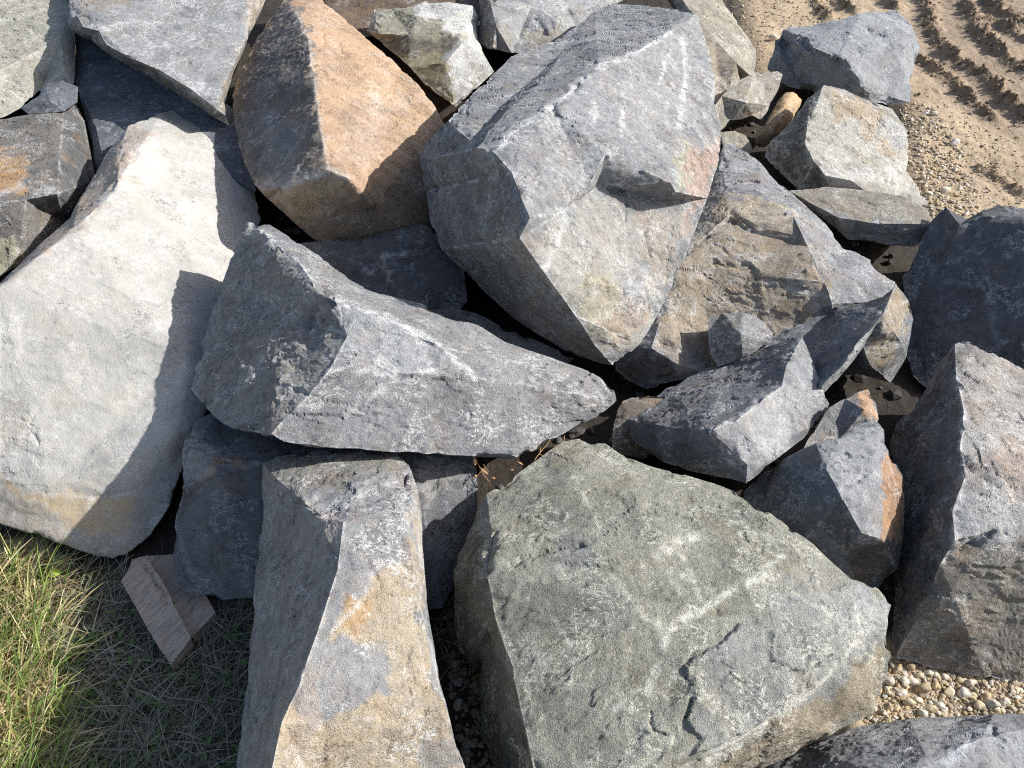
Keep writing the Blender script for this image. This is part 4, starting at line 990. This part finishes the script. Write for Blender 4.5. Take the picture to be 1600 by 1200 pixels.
# ------------------------------------------------------------------ grass, weeds, straw
t = NT('grass_blade')
gc = t.attr('col', 'Color')
t.l.new(t.mix(t.ramp(t.noise(t.coords(), 60, 3), .35, .7), gc, t.mix(1.0, gc, (.7, .72, .6), 'MULTIPLY')), t.b.inputs['Base Color'])
t.b.inputs['Roughness'].default_value = .55
tr = t.n.new('ShaderNodeBsdfTranslucent'); t.l.new(gc, tr.inputs['Color'])
ms = t.n.new('ShaderNodeMixShader'); ms.inputs[0].default_value = .3
out = t.n['Material Output']
t.l.new(t.b.outputs[0], ms.inputs[1]); t.l.new(tr.outputs[0], ms.inputs[2]); t.l.new(ms.outputs[0], out.inputs[0])
M_grass = t.m
class Blades:
    def __init__(s): s.v, s.f, s.c, s.n = [], [], [], 0
    def add(s, root, tip, sag, w, col, segs=4, twist=None):
        root, tip = np.array(root, float), np.array(tip, float)
        d = tip - root
        side = np.cross(d, (0, 0, 1.0)); side = side / (np.linalg.norm(side) + 1e-9)
        a = random.uniform(-1.0, 1.0) if twist is None else twist
        up = np.cross(side, d); up /= np.linalg.norm(up) + 1e-9
        side = side * math.cos(a) + up * math.sin(a)
        ts = np.linspace(0, 1, segs + 1)
        mid = root + ts[:, None] * d + np.stack((0 * ts, 0 * ts, 4 * sag * ts * (1 - ts)), 1)
        ww = w * (1 - ts ** 2.2) * .5 + .0002
        s.v += [mid - side * ww[:, None], mid + side * ww[:, None]]
        m = segs + 1
        k = np.arange(segs)
        s.f.append(np.stack((k, k + 1, m + k + 1, m + k), 1) + s.n); s.n += 2 * m
        g = np.array(col) * random.uniform(.75, 1.2)
        cc = g[None] * (0.8 + .35 * ts[:, None])
        s.c += [cc, cc]
    def mesh(s, name):
        return mesh_from(name, np.concatenate(s.v), np.concatenate(s.f), M_grass, True, None, {'col': np.concatenate(s.c)})
GREENS = [(.27,.40,.09),(.38,.50,.13),(.20,.33,.09),(.50,.54,.18)]
STRAWS = [(.70,.57,.30),(.76,.66,.40),(.55,.40,.21),(.62,.55,.34)]
B = Blades()
def lawn(poly, n, lmin, lmax, p_green, w, lift, tone=1.0, bias=(.55, .6)):
    lo, hi = np.min(poly, 0), np.max(poly, 0)
    k = 0
    while k < n:
        p = np.array((random.uniform(lo[0], hi[0]), random.uniform(lo[1], hi[1])))
        if not inside(p[None], poly)[0]: continue
        k += 1
        x, y = ground_xy(*p); zz = ground_z(x, y)
        green = random.random() < p_green
        L = random.uniform(lmin, lmax) * (1 if green else 1.1)
        a = random.gauss(math.atan2(bias[1], bias[0]), .8 if green else 1.5)
        up = random.uniform(*lift) if green else random.uniform(.02, lift[1] * .6)
        h = L * up; r = L * math.sqrt(max(.02, 1 - up * up))
        B.add((x, y, zz - .004), (x + r * math.cos(a), y + r * math.sin(a), zz + h + .006), L * random.uniform(.02, .14), w * random.uniform(.6, 1.3),
              tuple(q * tone for q in random.choice(GREENS if green else STRAWS)))
lawn([(-260,890),(60,885),(100,905),(95,1000),(105,1300),(-260,1300)], 4200, .06, .17, .36, .0034, (.15, .75))
lawn([(-260,850),(0,865),(95,885),(100,905),(-260,900)], 70, .03, .07, .4, .003, (.1, .5))
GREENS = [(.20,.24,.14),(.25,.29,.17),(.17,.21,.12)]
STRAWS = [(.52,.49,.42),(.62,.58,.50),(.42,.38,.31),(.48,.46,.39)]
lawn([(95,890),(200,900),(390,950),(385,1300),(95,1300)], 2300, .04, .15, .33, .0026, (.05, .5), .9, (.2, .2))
lawn([(265,930),(395,938),(392,1000),(330,1000)], 260, .05, .16, .1, .002, (.2, .7), .8, (.2, .6))
lawn([(668,900),(735,960),(750,1060),(690,1050)], 260, .04, .10, .6, .0025, (.1, .6), .8)
link('grass', B.mesh('grass'), label='green and straw coloured grass around the foot of the pile at lower left', cat='grass', kind='stuff')

def tube(points, r, sides=6, taper=.5):
    P = np.array(points, float)
    n = len(P)
    V, F = [], []
    for k in range(n):
        d = P[min(k + 1, n - 1)] - P[max(k - 1, 0)]; d /= np.linalg.norm(d) + 1e-9
        a = np.cross(d, (0.2, .3, 1)); a /= np.linalg.norm(a); b = np.cross(d, a)
        rr = r * (1 - (1 - taper) * k / (n - 1))
        for j in range(sides):
            th = 2 * math.pi * j / sides
            V.append(P[k] + rr * (a * math.cos(th) + b * math.sin(th)))
    for k in range(n - 1):
        for j in range(sides):
            F.append((k * sides + j, k * sides + (j + 1) % sides, (k + 1) * sides + (j + 1) % sides, (k + 1) * sides + j))
    return np.array(V), np.array(F)
t = NT('dry_stalk')
nn = t.noise(t.coords(), 120, 3)
t.l.new(t.mix(nn, (.40, .20, .08), (.62, .40, .20)), t.b.inputs['Base Color'])
t.b.inputs['Roughness'].default_value = .6
M_twig = t.m
def leaf_blade(c0, d, L, w, nrm):
    d = np.array(d, float); d /= np.linalg.norm(d); s = np.cross(d, nrm); s /= np.linalg.norm(s); nrm = np.cross(s, d)
    V, F = [], []
    ts = np.linspace(0, 1, 7)
    for q in ts:
        ww = w * math.sin(math.pi * min(1, q * .93 + .05)) ** .8
        m = np.array(c0) + d * L * q + nrm * .12 * L * math.sin(math.pi * q)
        V += [m - s * ww + nrm * ww * .35, m, m + s * ww + nrm * ww * .35]
    for k in range(6):
        F += [(3*k, 3*k+1, 3*k+4, 3*k+3), (3*k+1, 3*k+2, 3*k+5, 3*k+4)]
    return np.array(V), np.array(F)
def twig(name, label, stalks, leaves=(), group=None):
    """A dry weed: main stalk traced as (px, py, height), side stalks and curled leaves as parts."""
    P0 = at(*stalks[0][0])
    root = None
    for k, st in enumerate(stalks):
        pts = np.array([at(*p) for p in st])
        q = [pts[0]]
        for a, b in zip(pts, pts[1:]): q += [a * .5 + b * .5 + rng.normal(size=3) * .002, b]
        v, f = tube(np.array(q) - P0, .0014 if k == 0 else .0010)
        me = mesh_from('stalk', v, f, M_twig)
        if root is None: root = link(name, me, tuple(P0), label, 'dry weed', group)
        else: link('side_stalk', me, parent=root)
    for (px, py, zz, dx, dy, dz, L, w) in leaves:
        v, f = leaf_blade(at(px, py, zz) - P0, (dx, dy, dz), L, w, np.array((.2, -.5, .8)))
        link('withered_leaf', mesh_from('withered_leaf', v, f, M_twig), parent=root)
    return root
twig('dry_weed', 'withered orange brown weed in the crevice under the central wedge boulder',
     [[(762,800,.12),(764,752,.24),(752,735,.28),(741,716,.32)], [(764,752,.24),(778,746,.27),(790,742,.28)], [(752,735,.28),(745,745,.27)], [(755,725,.30),(764,738,.28)], [(764,752,.24),(800,730,.28),(822,731,.29)]],
     [(741,714,.32,.1,-.4,-.5,.022,.005),(751,731,.29,.6,-.5,-.2,.026,.0035),(767,746,.27,.8,-.2,-.1,.012,.0035),(745,742,.27,-.4,-.5,0,.016,.0025),(808,721,.30,.8,-.3,-.3,.018,.002),(797,734,.29,.9,0,0,.010,.002)])
twig('dry_weed', 'thin reddish dry stalk crossing the crack right below the central wedge boulder',
     [[(835,719,.33),(848,702,.345),(860,685,.36)],[(842,710,.335),(853,714,.34)],[(843,708,.34),(845,698,.35)]], [(845,712,.335,.9,-.1,.1,.010,.0018)])
twig('dry_weed', 'single curved dry stem rising at the top left edge of the green grey boulder',
     [[(872,702,.37),(878,692,.385),(882,680,.40)]])
SB = Blades()
for a, b in (((1392,1118,.01),(1381,1165,.10)),((1409,1122,.01),(1424,1172,.12)),((1428,1118,.01),(1433,1148,.09)),((1446,1120,.01),(1457,1142,.08)),((1380,1105,.01),(1400,1110,.04)),((1395,1100,.01),(1418,1112,.05)),((1384,1112,.01),(1404,1096,.05))):
    SB.add(at(*a), at(*b), .004, .0035, (.62,.50,.27), 5, .4)
link('straw_tuft', SB.mesh('straw_tuft'), label='few dry straw stems lying over the edge of the bottom right gravel', cat='straw')

# bright leaf beside the lit grass
t = NT('green_leaf'); t.l.new(t.mix(t.noise(t.coords(), 60, 3), (.30,.42,.05), (.45,.55,.10)), t.b.inputs['Base Color'])
c0 = at(75, 899, .03)
v, f = leaf_blade(np.zeros(3), (1, .25, .1), .036, .012, np.array((.2, -.3, 1.)))
link('leaf', mesh_from('leaf', v, f, t.m), tuple(c0), 'bright yellow green leaf at the edge of the sunlit grass', 'leaf')
# low weeds in the shade
t = NT('weed_leaf'); t.l.new(t.mix(t.noise(t.coords(), 40, 3), (.07,.12,.04), (.14,.20,.07)), t.b.inputs['Base Color']); t.b.inputs['Roughness'].default_value = .6
WV, WF, wc = [], [], 0
for k in range(60):
    px, py = random.uniform(130, 385), random.uniform(950, 1220)
    x, y = ground_xy(px, py)
    for j in range(3):
        a = random.uniform(0, 6.28)
        v, f = leaf_blade(np.array((x, y, .012 + random.random() * .02)), (math.cos(a), math.sin(a), .1), random.uniform(.010, .024), random.uniform(.003, .007), np.array((0, 0, 1.)))
        WV.append(v); WF.append(f + wc); wc += len(v)
link('ground_weeds', mesh_from('ground_weeds', np.concatenate(WV), np.concatenate(WF), t.m), label='small dark green weeds in the shaded grass at lower left', cat='weeds', kind='stuff')

# ------------------------------------------------------------------ split timber block half under the stones
t = NT('weathered_wood')
co = t.mapping(t.coords(), rot=(0, 0, math.radians(-57)), scale=(1, 1, 1))
g = t.noise(t.mapping(co, scale=(14, 160, 160)), 1.0, 5, .6, .4)
col = t.mix(t.ramp(g, .35, .68), (.50, .42, .345), (.29, .24, .20))
col = t.mix(t.math('MULTIPLY', t.ramp(t.noise(co, 14, 4, .6), .5, .7), .6), col, (.50, .33, .24))
t.l.new(col, t.b.inputs['Base Color']); t.b.inputs['Roughness'].default_value = .85
t.l.new(t.bump(g, .004, .7), t.b.inputs['Normal'])
blk = build_rock('timber_block', 'weathered brown split timber block on the shaded grass below the beige boulder', 'timber', None,
  [(188,908,.085),(206,872,.09),(232,866,.09),(264,928,.085),(299,997,.075),(304,1011,.02),(270,1054,.012),(266,1041,.068),(228,978,.078)],
  [[(299,997,.075),(266,1041,.068)]],
  base=.0, col=(.3,.23,.18), mat=t.m, seed=36, low=.002, fac=.0006, fine=.0008, chip=.004, step=.0012, wear=0,
  cracks=[([(226,880),(240,905),(252,922),(258,945)],2.0,.008)])
pc = build_rock('split_piece', None, None, None,
  [(228,868,.06),(275,866,.065),(322,930,.06),(337,958,.055),(339,970,.012),(303,1008,.012),(298,997,.05),(262,930,.06)],
  [[(337,958,.055),(298,997,.05)]],
  base=.0, col=(.3,.23,.18), mat=t.m, seed=37, low=.002, fac=.0006, fine=.0008, chip=.004, step=.0012, wear=0, cracks=[([(303,940),(296,962)],2,.004)])
wl_ = pc.location.copy(); pc.parent = blk; pc.location = wl_ - blk.location
print('TRIANGLES in rocks', TRIS)
